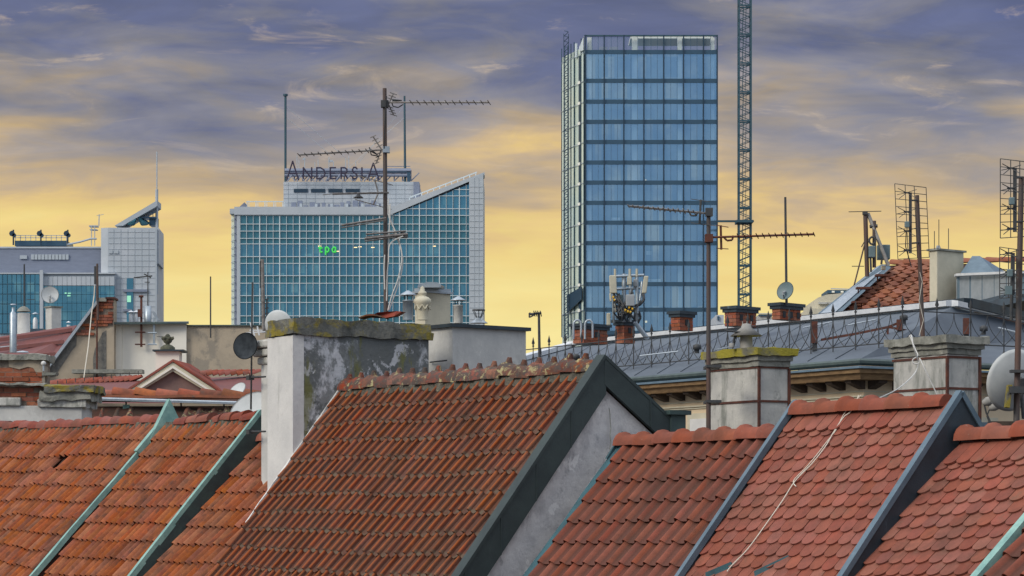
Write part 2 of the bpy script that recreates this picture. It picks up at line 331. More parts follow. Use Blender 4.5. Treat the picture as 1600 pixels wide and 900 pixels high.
MT['grey_roof'] = mat('slate_grey_membrane', (.098, .122, .150), .6, scale=.9, var=(.070, .088, .112), bump=.12, bscale=6, layers=[((.13, .15, .18), 1.6, .58, .72, .5, (1, 1, 2)), ((.03, .035, .045), 3, .6, .75, .6, (1, 1, 1))])
MT['gutter_dark'] = mat('gutter_dark_green', (.045, .065, .068), .5, scale=4, var=(.07, .10, .095))
MT['cowl'] = mat('clay_cowl_grey', (.36, .35, .33), .8, scale=6, var=(.25, .25, .24))
MT['dish_white'] = mat('dish_off_white', (.52, .545, .55), .55, scale=4, var=(.44, .47, .48), layers=[((.22, .23, .22), 9, .66, .76, .6, (1, 1, .4))])
MT['dish_dark'] = mat('dish_charcoal', (.018, .022, .027), .95, spec=.1, scale=4, var=(.06, .07, .08))
MT['dish_grey'] = mat('dish_grey_green', (.14, .20, .215), .5, scale=4, var=(.11, .16, .175))
MT['panel_cream'] = mat('antenna_radome', (.50, .47, .36), .6, scale=4, var=(.42, .40, .32))
MT['box_grey'] = mat('equipment_box', (.33, .35, .36), .6, scale=4, var=(.26, .28, .30))
MT['yellow'] = mat('yellow_plug', (.65, .38, .03), .6)
MT['stone_dark'] = mat('mossy_stone_finial', (.075, .08, .065), .95, scale=12, var=(.13, .13, .09), bump=.8)
MT['roofpink'] = mat('painted_metal_tile', (.17, .056, .050), .6, scale=3, var=(.13, .046, .046), layers=[((.36, .25, .25), 14, .68, .78, .5, (1, 1, 1))])
MT['red_tile_far'] = mat('red_tile_far', (.29, .115, .062), .8, coord='obj', scale=4, var=(.22, .085, .055), rnd=.14, bump=.2)
MT['orange_tile'] = mat('clay_bright', (.30, .085, .04), .85, coord='obj', scale=8, var=(.20, .07, .04), rnd=.3, bump=.3, layers=[((.1, .08, .07), 6, .56, .7, .6, (1, 1, 1))])
MT['asphalt'] = mat('asphalt', (.05, .05, .052), .95, scale=1, var=(.065, .065, .065))
# towers
def pane_custom(cx, cz, lo, hi, warm=None):
    def f(col, e):
        sp = e['N'].new('ShaderNodeSeparateXYZ'); e['L'].new(e['src'], sp.inputs[0]); m = e['mth']
        c = e['N'].new('ShaderNodeCombineXYZ'); e['L'].new(m('FLOOR', m('DIVIDE', sp.outputs[0], cx)), c.inputs[0]); e['L'].new(m('FLOOR', m('DIVIDE', sp.outputs[2], cz)), c.inputs[2])
        w = e['N'].new('ShaderNodeTexWhiteNoise'); e['L'].new(c.outputs[0], w.inputs[0])
        k = m('MULTIPLY', e['rng'](w.outputs['Value'], .55, 1), .8)
        col = e['mix'](k, col, hi)
        return e['mix'](e['rng'](e['noise'](.10, 4), .38, .62, 0, .8), col, lo)
    return f
MT['teal_pane'] = mat('teal_glass', (.10, .30, .42), .14, metal=.75, spec=.8, scale=.3, var=(.08, .25, .36), custom=pane_custom(1.35, 1.9, (.07, .22, .32), (.19, .43, .50)))
MT['teal_band'] = mat('teal_spandrel', (.060, .20, .26), .25, metal=.6, spec=.6, scale=.3, var=(.075, .23, .29))
MT['facade_white'] = mat('white_cladding', (.47, .51, .56), .6, scale=.2, var=(.40, .45, .50))
MT['facade_grey'] = mat('grey_violet_cladding', (.21, .245, .33), .6, scale=.5, var=(.175, .205, .28), nscale=(1, 1, 4))
MT['mullion'] = mat('pale_mullion', (.58, .66, .70), .5)
MT['joint'] = mat('joint_grey', (.40, .45, .50), .7)
MT['tower_dark'] = mat('dark_blue_spandrel', (.050, .110, .170), .35, metal=.4, spec=.6, scale=.2, var=(.042, .095, .15))
MT['tower_fin'] = mat('dark_fin', (.020, .048, .082), .4)
MT['tower_line'] = mat('pane_joint', (.07, .13, .20), .4)
MT['interior'] = mat('office_interior', (.25, .33, .42), .9)
MT['int_col'] = mat('pale_interior_column', (.80, .80, .74), .8)
MT['left_panel'] = mat('pale_green_glass', (.55, .68, .64), .25, spec=.8, scale=.12, var=(.66, .74, .62))
MT['sign'] = mat('sign_violet', (.035, .028, .060), .5)
MT['sign_green'] = mat('sign_green_lit', (.05, .5, .08), .5, emit=((.06, .60, .10), .55))
MT['lit'] = mat('lit_window', (.8, .6, .3), .5, emit=((1, .72, .35), 1.5))
MT['lit_green'] = mat('lit_green_window', (.3, .6, .45), .5, emit=((.25, .75, .45), .5))
MT['crane'] = mat('crane_dark_teal', (.032, .080, .11), .5, scale=.5, var=(.04, .095, .13))
def glass_blue():
    m = mat('blue_tower_glass', (.42, .70, .94), .10, metal=.85, spec=.9, scale=.08, var=(.34, .62, .90), custom=pane_custom(1.2, 3.9, (.28, .54, .84), (.60, .84, .98)))
    N = m.node_tree.nodes; L = m.node_tree.links; t = N.new('ShaderNodeBsdfTransparent'); t.inputs[0].default_value = (.72, .86, .95, 1)
    x = N.new('ShaderNodeMixShader'); x.inputs[0].default_value = .40; out = N['Material Output']
    L.new(N['Principled BSDF'].outputs[0], x.inputs[1]); L.new(t.outputs[0], x.inputs[2]); L.new(x.outputs[0], out.inputs[0]); return m
MT['blue_pane'] = glass_blue()
def clear_glass():
    m = mat('clear_parapet_glass', (.5, .6, .7), .05, spec=.8)
    N = m.node_tree.nodes; L = m.node_tree.links; t = N.new('ShaderNodeBsdfTransparent'); t.inputs[0].default_value = (.86, .93, .97, 1)
    x = N.new('ShaderNodeMixShader'); x.inputs[0].default_value = .85; out = N['Material Output']
    L.new(N['Principled BSDF'].outputs[0], x.inputs[1]); L.new(t.outputs[0], x.inputs[2]); L.new(x.outputs[0], out.inputs[0]); return m
MT['clear_pane'] = clear_glass()
# ---------------------------------------------------------------- ground
g = MB(); g.add([(-4000, -500, 0), (4000, -500, 0), (4000, 7000, 0), (-4000, 7000, 0)], [(0, 1, 2, 3)])
solo('ground', g, MT['asphalt'], '', '', (0, 0, 0), kind='structure')
# ================================================================ the terrace of tiled houses along the street
B0 = Vector(((-40-800)*44/F, 44, 0))
def plan(u):                          # point of the common ridge line on plan that shows at column u
    k = (u-800)/F; t = (k*B0.y-B0.x)/(RD.x-k*RD.y); return B0+RD*t
def ridge(u, v):
    p = plan(u); return Vector((p.x, p.y, zat(v, p.y)))
def slope_dir(th, back=False):
    t = math.radians(th); return (ND if back else -ND)*math.cos(t)-UP*math.sin(t)
def solve_theta(A, u2, v2, back=False):
    lo, hi = 20, 75
    def err(th):
        s = slope_dir(th, back); a, b = 0, 30
        for _ in range(40):
            m = (a+b)/2
            if proj(A+s*m)[1] < v2: a = m
            else: b = m
        return proj(A+s*a)[0]-u2
    for _ in range(40):
        m = (lo+hi)/2; e = err(m)
        if (e < 0) != back: lo = m       # too flat: runs too far sideways
        else: hi = m
    return (lo+hi)/2
class Proto:
    def __init__(s, w, e, mb, mat_, half=False, name='tile'):
        s.w, s.e, s.mb, s.mat, s.half = w, e, mb, mat_, half; s.mesh = mb.mesh(name, mat_)
def corrugated(w, L, prof, th, lift, tip=None, smooth=True):
    m = MB(); n = len(prof); y0 = tip or (lambda x: 0)
    top = [(x, y0(x), lift+z) for x, z in prof]+[(x, L, z) for x, z in prof]
    m.add(top, [(i, i+1, n+i+1, n+i) for i in range(n-1)], smooth)
    lip = [(x, y0(x), lift+z) for x, z in prof]+[(x, y0(x)+.004, lift+z-th) for x, z in prof]
    m.add(lip, [(n+i, n+i+1, i+1, i) for i in range(n-1)])
    x0, z0 = prof[0]; x1, z1 = prof[-1]
    m.add([(x0, y0(x0), lift+z0), (x0, y0(x0), lift+z0-th), (x0, L, z0-th), (x0, L, z0)], [(0, 1, 2, 3)][:1])
    m.add([(x1, y0(x1), lift+z1), (x1, y0(x1), lift+z1-th), (x1, L, z1-th), (x1, L, z1)], [(3, 2, 1, 0)])
    return m
def roll(w, roll_w, h, n=6, x0=0.0):
    return [(x0+roll_w*i/n, h*math.sin(math.pi*i/n)) for i in range(n+1)]
PA = [(-.004, -.006)]+[(x, z) for x, z in roll(.18, .128, .060)]+[(.150, -.004), (.182, .002)]
protoA = Proto(.178, .315, corrugated(.178, .37, PA, .016, .040), MT['tileA'])
PD = [(-.006, .004), (.0, .034), (.007, .048), (.018, .048), (.027, .034), (.034, .002), (.075, -.003), (.115, -.004), (.150, -.002), (.185, .004)]
protoD = Proto(.187, .285, corrugated(.187, .335, PD, .022, .042, lambda x: -.034*max(0, 1-((x-.108)/.055)**2) if x > .05 else 0, False), MT['tileD'])
PE = [(-.004, .0)]+roll(.21, .098, .048)+[(.115, -.006), (.165, -.008), (.215, -.002)]
protoE = Proto(.213, .285, corrugated(.213, .335, PE, .018, .036), MT['tileE'])
def beaver(w, L, th, lift):
    m = MB(); n = 9; h = w/2-.004; out = []
    for i in range(n+1):
        a = math.pi+math.pi*i/n; out.append((w/2+h*math.cos(a), .062+.062*math.sin(a)))
    pts = out+[(w-.004, L), (.004, L)]
    z = lambda y: lift*(1-y/L)
    topv = [(x, y, z(y)) for x, y in pts]; N_ = len(pts)
    m.add(topv, [list(range(N_))])
    m.add(topv+[(x, y, z(y)-th) for x, y in pts], [(N_+i, N_+(i+1) % N_, (i+1) % N_, i) for i in range(N_) if i != N_-2])
    return m
protoF = Proto(.172, .150, beaver(.172, .33, .020, .040), MT['tileF'], True)
def frameM(X, Y, Z, o):
    return Matrix(((X.x, Y.x, Z.x, o.x), (X.y, Y.y, Z.y, o.y), (X.z, Y.z, Z.z, o.z), (0, 0, 0, 1)))
def joined(name, items, proto, parent, mat_=None):
    """all the pieces in items (matrices) as one part"""
    if not items: return
    n = len(proto.mb.v); vs = []; fs = []; sm = []; rv = []; tc_ = [c for v in proto.mb.v for c in v]*len(items)
    w = WORLD[parent.name]
    for k, Mx in enumerate(items):
        vs += [Mx @ Vector(v)-w for v in proto.mb.v]; fs += [[i+k*n for i in f] for f in proto.mb.f]; sm += proto.mb.sm
        rv += [random.random()]*n
    me = bpy.data.meshes.new(name); me.from_pydata(vs, [], fs); me.polygons.foreach_set('use_smooth', sm)
    a = me.attributes.new('rnd', 'FLOAT', 'POINT'); a.data.foreach_set('value', rv)
    a = me.attributes.new('tc', 'FLOAT_VECTOR', 'POINT'); a.data.foreach_set('vector', tc_)
    me.materials.append(mat_ or proto.mat)
    o = bpy.data.objects.new(name, me); link(o, parent, w); o['kind'] = 'stuff'; return o
def pieces(name, items, proto, parent, mesh=None):
    me = mesh or proto.mesh; w = WORLD[parent.name]
    for Mx in items:
        o = bpy.data.objects.new(name, me); COL.objects.link(o); o.parent = parent
        o.matrix_basis = Matrix.Translation(-w) @ Mx
def lay_tiles(roof, PL, PR, s, proto, rows, off=.05, show=None, wav=.0, jit=1.0, x0=0.0, maxn=300, holes=(), seed=1, margin=12):
    rnd = random.Random(seed)
    r = (PR-PL).normalized(); Lr = (PR-PL).length
    Yv = -s; Z = r.cross(Yv).normalized(); X = Yv.cross(Z).normalized()
    near, rest, lst = [], [], []
    ncol = int((Lr-x0)/proto.w+.3)
    for j in range(rows):
        for i in range(-1 if proto.half and j % 2 else 0, ncol):
            x = x0+i*proto.w+(proto.w/2 if proto.half and j % 2 else 0)
            if x < -.09 or x+proto.w > Lr+.10: continue
            d = off+(j+1)*proto.e
            if proto.half: d = (off, off+.055)[j] if j < 2 else off+.055+(j-1)*proto.e
            wv = wav*mnoise.noise(Vector((x*.55, d*.7, seed*3.1)))+wav*.35*mnoise.noise(Vector((x*2.1, j*1.3, seed)))
            c = PL+r*x+s*(d+wv+jit*rnd.gauss(0, .0035))+Z*(.022+(.018 if proto.half and j == 0 else 0)+jit*rnd.gauss(0, .0025)+.3*abs(wv))
            u, v = proj(c+X*proto.w/2-s*proto.e/2)
            a = math.radians(jit*rnd.gauss(0, .55))
            if rnd.random() < .012*jit: a *= 5; c += s*rnd.uniform(.0, .05)
            Mx = frameM(X, Yv, Z, c) @ Matrix.Rotation(a, 4, 'Z')
            if rnd.random() < .04*jit: Mx = Mx @ Matrix.Rotation(math.radians(rnd.uniform(-2.0, .3)), 4, 'X')
            if any(abs(u-hu) < 7 and abs(v-hv) < 13 for hu, hv in holes): continue
            vis = -margin < u < 1600+margin and v < 900+margin and (show is None or show(u, v))
            if vis: lst.append((v, Mx))
            elif -90 < u < 1690 and v < 980 and (show is None or show(u, v, True)): rest.append(Mx)
    lst.sort(key=lambda q: -q[0])
    pieces('tile', [m for _, m in lst[:maxn]], proto, roof)
    rest += [m for _, m in lst[maxn:]]
    joined('outlying_tiles', rest, proto, roof)
    return len(lst), len(rest)
def ridge_proto(L, r1, r2, mat_, collar=0, knob=False, lean=0):
    m = MB(); n = 8
    st = [(0, r1), (L*.5, (r1+r2)/2), (L+.03, r2)] if not collar else [(0, r2+collar), (.045, r2+collar), (.06, r2), (L+.02, r2*.97)]
    vs = []
    for x, r_ in st:
        for i in range(n+1):
            a = math.pi*i/n; vs.append((x, -r_*math.cos(a)*1.0, r_*math.sin(a)*1.05))
    m.add(vs, [(k*(n+1)+i, (k+1)*(n+1)+i, (k+1)*(n+1)+i+1, k*(n+1)+i+1) for k in range(len(st)-1) for i in range(n)], True)
    m.add(vs[:n+1], [list(range(n+1))]); m.add(vs[-n-1:], [list(range(n+1))[::-1]])
    if knob:
        m.tube((.045, 0, r1*.86), (.06, 0, r1+.055), .050, 6, .024)
    p = type('RP', (), {})(); p.mb = m; p.mat = mat_; p.mesh = m.mesh('ridge_tile', mat_); p.w = L; return p
RPA = ridge_proto(.36, .125, .088, MT['ridgeA']); RPD = ridge_proto(.315, .160, .100, MT['ridgeD'], knob=True)
RPF = ridge_proto(.355, .14, .115, MT['ridgeF'], collar=.030)
def lay_ridge(roof, PL, PR, rp, lift=.02, jit=1.0, flip=False, seed=3, n0=0, trim=0):
    rnd = random.Random(seed)
    r = (PR-PL).normalized(); Z = (UP-r*UP.dot(r)).normalized(); Y = Z.cross(r)
    if flip: r, Y, A = -r, -Y, PR
    else: A = PL
    n = int(((PR-PL).length-trim)/rp.w+.4); items = []
    for i in range(n0, n):
        c = A+r*(i*rp.w)+Z*(lift+jit*rnd.gauss(0, .006))
        Mx = frameM(r, Y, Z, c) @ Matrix.Rotation(math.radians(jit*rnd.gauss(0, 2.0)), 4, 'Z') @ Matrix.Rotation(math.radians(jit*rnd.gauss(0, 1.6)), 4, 'Y')
        u, v = proj(c)
        if -60 < u < 1660: items.append(Mx)
    pieces('ridge_tile', items, rp, roof)
def mortar_bed(roof, PL, PR, s, drop=.06, thick=.07, seed=5, mat_=None):
    """lumpy strip of mortar under the ridge tiles"""
    rnd = random.Random(seed); r = (PR-PL).normalized(); Z = r.cross(-s).normalized(); L = (PR-PL).length; n = int(L/.05)
    m = MB(); rows = []
    for i in range(n+1):
        b = PL+r*(L*i/n); j = rnd.uniform(-.025, .03)
        rows.append([b+Z*.10, b+s*drop*.7+Z*(.085+rnd.uniform(-.01, .015)), b+s*(drop+thick+j)+Z*(.055+rnd.uniform(-.012, .018)), b+s*(drop+thick+j+.01)+Z*.0])
    vs = [p for q in rows for p in q]
    m.add(vs, [(i*4+k, i*4+k+1, (i+1)*4+k+1, (i+1)*4+k) for i in range(n) for k in range(3)])
    return part('mortar_bed', m, mat_ or MT['mortar'], roof)
def body(root, PL, PR, thf, thb, Lf, Lb, wallmat, roofmat=None, deck=True):
    """walls and the two decked slopes; returns the roof object"""
    sf, sb = slope_dir(thf), slope_dir(thb, True)
    r = (PR-PL)
    Z = UP
    dk = MB()
    for s in (sf, sb):
        L = Lf if s is sf else Lb
        nrm = (UP-s*UP.dot(s)).normalized()
        dk.prism([PL, PL+s*L, PL+s*L-nrm*.08, PL-UP*.10], r)
    roof = part('roof', dk, roofmat or MT['deck'], root)
    inset = r.normalized()*.015
    w = MB(); a = PL-UP*.16
    f = PL+sf*(Lf-.25)-UP*.16; bk = PL+sb*(Lb-.25)-UP*.16
    pts = [a+inset, f+inset, Vector((f.x, f.y, 0))+inset, Vector((bk.x, bk.y, 0))+inset, bk+inset]
    w.prism(pts, r-inset*2)
    part('wall', w, wallmat, root)
    return roof
def strip(parent, name, A, s, L, r0, r1, h0, h1, mat_, jog=0, seed=1, label=None, bev=0):
    """long bar lying down a slope: from r0 to r1 along the ridge, h0 to h1 above the slope"""
    Z = RD.cross(-s).normalized(); m = MB(); rnd = random.Random(seed); n = 14 if jog else 1; prev = None
    for i in range(n+1):
        o = A+s*(L*i/n); j = RD*(jog*rnd.uniform(-1, 1)); j2 = RD*(jog*rnd.uniform(-1.6, 1.6))
        q = [o+RD*r0+Z*h0+j, o+RD*r1+Z*h0+j2, o+RD*r1+Z*h1+j2, o+RD*r0+Z*h1+j]
        if prev:
            m.hexa(prev, q)
        prev = q
    return part(name, m, mat_, parent, label, bev=bev)
def board(parent, name, A, s, L, h0, h1, t, mat_, label=None, t0=0):
    """upright board along a gable edge in the gable plane, between h0 and h1 below the roof line"""
    m = MB(); a = A+RD*t0
    m.prism([a-UP*h0, a+s*L-UP*h0, a+s*L-UP*h1, a-UP*h1], RD*t)
    return part(name, m, mat_, parent, label)
def gbase(u, Lf=3): p = plan(u); return Vector((p.x, p.y, 0))

# ---- house A
PLa, PRa = ridge(-60, 677), ridge(262, 664); thA = solve_theta(PRa, 60, 898); sA = slope_dir(thA)
hA = thing('tiled_house', 'house under faded orange pantiles at the bottom corner, its ridge below the broken brick chimney', 'house', gbase(110), 'terraced houses with clay tiled roofs')
roofA = body(hA, PLa, PRa, thA, thA, 5.2, 4.6, MT['white_plaster'])
print('A', thA, lay_tiles(roofA, PLa, PRa, sA, protoA, 13, wav=.075, seed=2, holes=[(92, 722)], jit=1.5))
lay_ridge(roofA, PLa+sA*.0, PRa-RD*.1, RPA, .035, seed=4, jit=1.6); mortar_bed(roofA, PLa, PRa, sA, .05, .07)
# ---- house B
PLb, PRb = ridge(262, 667), ridge(410, 659); thB = solve_theta(PRb+UP*.13, 208, 900); sB = slope_dir(thB)
hB = thing('tiled_house', 'narrow house of orange pantiles between the two pale green copper verges', 'house', gbase(340), 'terraced houses with clay tiled roofs')
roofB = body(hB, PLb, PRb, thB, thB, 5.2, 4.6, MT['white_plaster'])
print('B', thB, lay_tiles(roofB, PLb, PRb, sB, protoA, 13, wav=.04, seed=9, x0=.07, holes=[], jit=1.4))
lay_ridge(roofB, PLb+RD*.25, PRb-RD*.05, RPA, .035, seed=8, jit=1.8, flip=True); mortar_bed(roofB, PLb+RD*.1, PRb, sB, .05, .07, 8)
# copper parapet between A and B, and its peak above the ridge
aA = PRa+UP*.02
vp = part('parapet', MB().prism([aA+UP*.36+RD*-.03, aA+UP*.10+sA*.45-RD*.03, aA-UP*.05+sA*.45-RD*.03, aA-UP*.1-RD*.03, aA-UP*.05+slope_dir(48, True)*.5-RD*.03, aA+UP*.12+slope_dir(48, True)*.45-RD*.03], RD*.10), MT['copper_light'], hB, 'pale green copper peak over the party wall')
strip(hB, 'verge_flashing', PRa+sA*.1+UP*.02, sA, 5.0, -.03, .035, .0, .075, MT['copper_light'], jog=.012, seed=4, label='thin buckled verdigris strip down the tiles')
strip(hB, 'verge_cover', PRa+sA*.02+UP*.05, slope_dir(thA+1.2), .65, -.045, .06, .02, .10, MT['copper_light'])
strip(hB, 'verge_cover', PRa+UP*.10, slope_dir(50, True), .5, -.045, .06, .02, .10, MT['copper_light'])
# ---- right verge of B: pale edge and dark upright side
aB = PRb+UP*.13
strip(hB, 'verge_flashing', aB, sB, 5.1, -.04, .03, -.02, .055, MT['copper_light'], jog=.004, seed=7, label='pale verdigris edging down the right-hand verge')
strip(hB, 'verge_flashing', aB, slope_dir(52, True), .8, -.05, .045, -.02, .05, MT['copper_light'])
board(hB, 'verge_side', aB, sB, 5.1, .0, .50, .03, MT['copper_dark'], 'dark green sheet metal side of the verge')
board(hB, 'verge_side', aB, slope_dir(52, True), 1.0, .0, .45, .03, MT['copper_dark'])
# ---- house C, the narrow strip before the white chimney
PLc, PRc = ridge(410, 694), ridge(540, 686); thC = solve_theta(PLc, 236, 900); sC = slope_dir(thC)
hC = thing('tiled_house', 'sliver of orange pantiled roof at the foot of the white chimney, lower than its neighbours', 'house', gbase(440), 'terraced houses with clay tiled roofs')
roofC = body(hC, PLc+RD*.04, PRc-RD*.01, thC, thC, 5.4, 4.4, MT['white_plaster'])
def showC(u, v, wide=False): return u < 419+(20 if wide else 4) and u < 420-(v-763)*.69+(30 if wide else 8)
print('C', thC, lay_tiles(roofC, PLc+RD*.04, PRc, sC, protoA, 13, wav=.03, seed=19, show=showC, jit=1.3))
lay_ridge(roofC, PLc+RD*.04, PLc+RD*.5, RPA, .035, seed=6)
# ---- house D, the big one
PLd, PRd = ridge(540, 612), ridge(943, 583); thD = solve_theta(PRd+UP*.185, 718, 898); sD = slope_dir(thD)
thDb = solve_theta(PRd+UP*.1, 1058, 677, True); sDb = slope_dir(thDb, True)
hD = thing('tiled_house', 'largest roof, worn ribbed rust-red tiles ending in a dark sheet-metal gable edge', 'house', gbase(740), 'terraced houses with clay tiled roofs')
roofD = body(hD, PLd, PRd, thD, thDb, 5.6, 4.0, MT['gable_plaster'])
print('D', thD, thDb, lay_tiles(roofD, PLd+RD*.02, PRd, sD, protoD, 15, wav=.05, seed=5, jit=1.2, off=.04))
lay_ridge(roofD, PLd+RD*.05, PRd-RD*.05, RPD, .02, seed=11, jit=1.5); mortar_bed(roofD, PLd, PRd, sD, .09, .045, 12)
strip(hD, 'flashing', PLd+sD*.02, sD, 2.2, -.015, .02, .04, .10, MT['white_plaster'], jog=.014, seed=3, label='cracked white mortar fillet against the chimney')
aD = PRd+UP*.185
def gpt(A, s, t, dz): return A+s*t+UP*dz
sDc = slope_dir(thD)
board(hD, 'bargeboard', aD, sD, 5.6, .0, .42, .05, MT['verge_dark'], t0=.0)
board(hD, 'bargeboard', aD-sDb*.03, sDb, 4.0, .0, .33, .05, MT['verge_dark'], t0=.004)
strip(hD, 'verge_cap', aD, sD, 5.6, -.10, .06, -.005, .03, MT['verge_dark'])
strip(hD, 'verge_cap', aD, sDb, 4.0, -.10, .06, -.005, .03, MT['verge_dark'])
for k_ in range(1, 8):                # folded joints and their drips on the gable cladding
    o = aD+sD*(k_*.74); part('cladding_joint', MB().prism([o+RD*.052-UP*.0, o+RD*.052+sD*.02, o+RD*.052+sD*.02-UP*.42, o+RD*.052-UP*.42], RD*.006), MT['verge_dark'], hD)
for k_ in range(1, 4):
    o = aD+sDb*(k_*.74); part('cladding_joint', MB().prism([o+RD*.056, o+RD*.056+sDb*.02, o+RD*.056+sDb*.02-UP*.33, o+RD*.056-UP*.33], RD*.006), MT['verge_dark'], hD)
# small metal spout box on the rear verge
q = aD+sDb*1.02
part('verge_cap', MB().box(q+RD*.0+UP*-.02, ND*.30, RD*.12, UP*.05).box(q+ND*.05-UP*.4, ND*.2, RD*.08, UP*.38), MT['copper_dark'], hD, 'small hooded vent on the rear verge')
# cracks and a pointed scar of mortar on the gable
gp = PRd+RD*.02
m = MB(); cur = gp-UP*.38+ND*.06
for i in range(9):
    nx = cur-UP*.075+ND*random.uniform(-.014, .014); m.tube(cur, nx, .007, 4); cur = nx
part('crack_filler', m, MT['cap_grey'], hD)
# ---- house E
PLe, PRe = ridge(972, 697), ridge(1228, 683)
offE = PLe
thE = solve_theta(PLe, 826, 900); sE = slope_dir(thE)
hE = thing('tiled_house', 'low house of smooth brown-red roll tiles between the plastered gable and the scalloped roof', 'house', gbase(1100), 'terraced houses with clay tiled roofs')
roofE = body(hE, PLe, PRe, thE, thE, 5.2, 4.4, MT['white_plaster'])
print('E', thE, lay_tiles(roofE, PLe+RD*.12, PRe, sE, protoE, 13, wav=.015, seed=7, jit=.8, off=.02))
lay_ridge(roofE, PLe+RD*.02, PRe+RD*.05, RPF, .0, seed=21, jit=.5); 
strip(hE, 'gable_flashing', PLe+sE*.0, sE, 5.2, -.0, .13, .03, .055, MT['copper_blue'], jog=.012, seed=9, label='blue-green copper flashing against the gable')
part('gable_flashing', MB().prism([PLe-RD*.01+ND*.0+UP*.16, PLe-RD*.01+ND*.26-UP*.12, PLe-RD*.01-ND*.22-UP*.14], RD*.03), MT['copper_blue'], hE)
# ---- house F, scalloped tiles
PLf, PRf = ridge(1245, 651), ridge(1500, 638); thF = solve_theta(PLf+UP*.15, 1062, 900); sF = slope_dir(thF)
hF = thing('tiled_house', 'house with pale red scalloped tiles and a cream cable lying down the slope', 'house', gbase(1370), 'terraced houses with clay tiled roofs')
roofF = body(hF, PLf, PRf, thF, thF, 5.2, 4.2, MT['white_plaster'])
print('F', thF, lay_tiles(roofF, PLf+RD*.03, PRf, sF, protoF, 22, wav=.006, seed=15, jit=.6, off=.27))
lay_ridge(roofF, PLf+RD*.03, PRf-RD*.03, RPF, .02, seed=25, jit=.4)
aF = PLf+UP*.15
strip(hF, 'verge_flashing', aF, sF, 5.2, -.035, .02, -.03, .03, MT['lead'], seed=2, label='thin blue-grey edging on the verge beside the roll tiles')
strip(hF, 'verge_flashing', aF, slope_dir(thF, True), .5, -.035, .02, -.03, .03, MT['lead'])
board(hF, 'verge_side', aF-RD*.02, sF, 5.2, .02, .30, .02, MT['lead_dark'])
aG = PRf+UP*.145
strip(hF, 'verge_flashing', aG, sF, 5.2, -.03, .04, -.02, .03, MT['lead'], seed=6)
strip(hF, 'verge_flashing', aG, slope_dir(thF+2, True), 1.4, -.03, .04, -.02, .03, MT['lead'])
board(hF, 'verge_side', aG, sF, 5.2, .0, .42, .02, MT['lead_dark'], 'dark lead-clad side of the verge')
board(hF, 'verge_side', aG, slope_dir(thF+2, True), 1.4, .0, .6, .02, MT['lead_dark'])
rr = random.Random(4)
Mo = []                              # a few newer, brighter tiles showing at the verge
rF = (PRf-PLf).normalized(); ZF = rF.cross(-sF).normalized()
for d_ in (): Mo.append(frameM(rF, -sF, ZF, PLf+rF*.0+sF*d_+ZF*.045))
pf2 = protoF.mb.mesh('tile', MT['orange_new'])
for Mx in Mo: pieces('tile', [Mx], protoF, roofF, mesh=pf2)
# copper-roofed dormer peaks cutting into the foot of F
def dormer(parent, uA, vA, uB, vB, down=1.2, w=.05):
    d0 = .0
    # find point of the slope that shows at (uA, vA)
    nrm = rF.cross(-sF).normalized()
    def hit(u, v):
        d = Vector(((u-800)/F, 1, (HV-v)/F)); o = Vector((0, 0, CZ)); t = (PLf-o).dot(nrm)/d.dot(nrm); return o+d*t
    return hit(uA, vA), hit(uB, vB), nrm
a_, b_, nrmF = dormer(hF, 1243, 870, 1188, 902)
part('dormer_cap', MB().hexa([a_+nrmF*.02, b_+nrmF*.02, b_+nrmF*.02-UP*.3, a_-UP*.25], [a_+nrmF*.05-RD*.01, b_+nrmF*.09-RD*.01, b_+nrmF*.05-UP*.35+RD*.04, a_+nrmF*.02-UP*.3+RD*.02]), MT['copper_blue'], hF, 'blue-green copper dormer peak poking through the tiles')
a_, b_, _n = dormer(hF, 1150, 886, 1112, 905)
part('dormer_cap', MB().hexa([a_+nrmF*.02, b_+nrmF*.02, b_-UP*.3, a_-UP*.2], [a_+nrmF*.08, b_+nrmF*.10, b_+nrmF*.05-UP*.3, a_+nrmF*.02-UP*.25]), MT['copper_blue'], hF)
# ---- house G
PLg, PRg = ridge(1503, 692), ridge(1742, 676); thG = solve_theta(PLg, 1340, 905); sG = slope_dir(thG)
hG = thing('tiled_house', 'house with scalloped salmon-red tiles right below the big pale dish', 'house', gbase(1600), 'terraced houses with clay tiled roofs')
roofG = body(hG, PLg+RD*.02, PRg, thG, thG, 5.2, 4.2, MT['white_plaster'])
print('G', thG, lay_tiles(roofG, PLg+RD*.05, PRg, sG, protoF, 22, wav=.006, seed=31, jit=.6, off=.36, margin=10))
lay_ridge(roofG, PLg+RD*.04, PRg, RPF, .02, seed=35, jit=.4)
# ---- house H, just its verge and a few tiles in the corner
PLh, PRh = ridge(1745, 664), ridge(1900, 652); thH = solve_theta(PLh, 1545, 900); sH = slope_dir(thH)
hH = thing('tiled_house', 'scrap of dark brown tiled roof beyond a copper verge in the very corner', 'house', gbase(1780), 'terraced houses with clay tiled roofs')
roofH = body(hH, PLh, PRh, thH, thH, 5.2, 4.2, MT['white_plaster'])
print('H', thH, lay_tiles(roofH, PLh+RD*.05, PRh, sH, protoE, 14, seed=41, jit=.7))
strip(hH, 'verge_flashing', PLh+UP*.08, sH, 5.2, -.06, .02, -.04, .04, MT['copper_light'], seed=3)
lay_ridge(roofH, PLh, PRh, RPF, .02, seed=36, jit=.4)

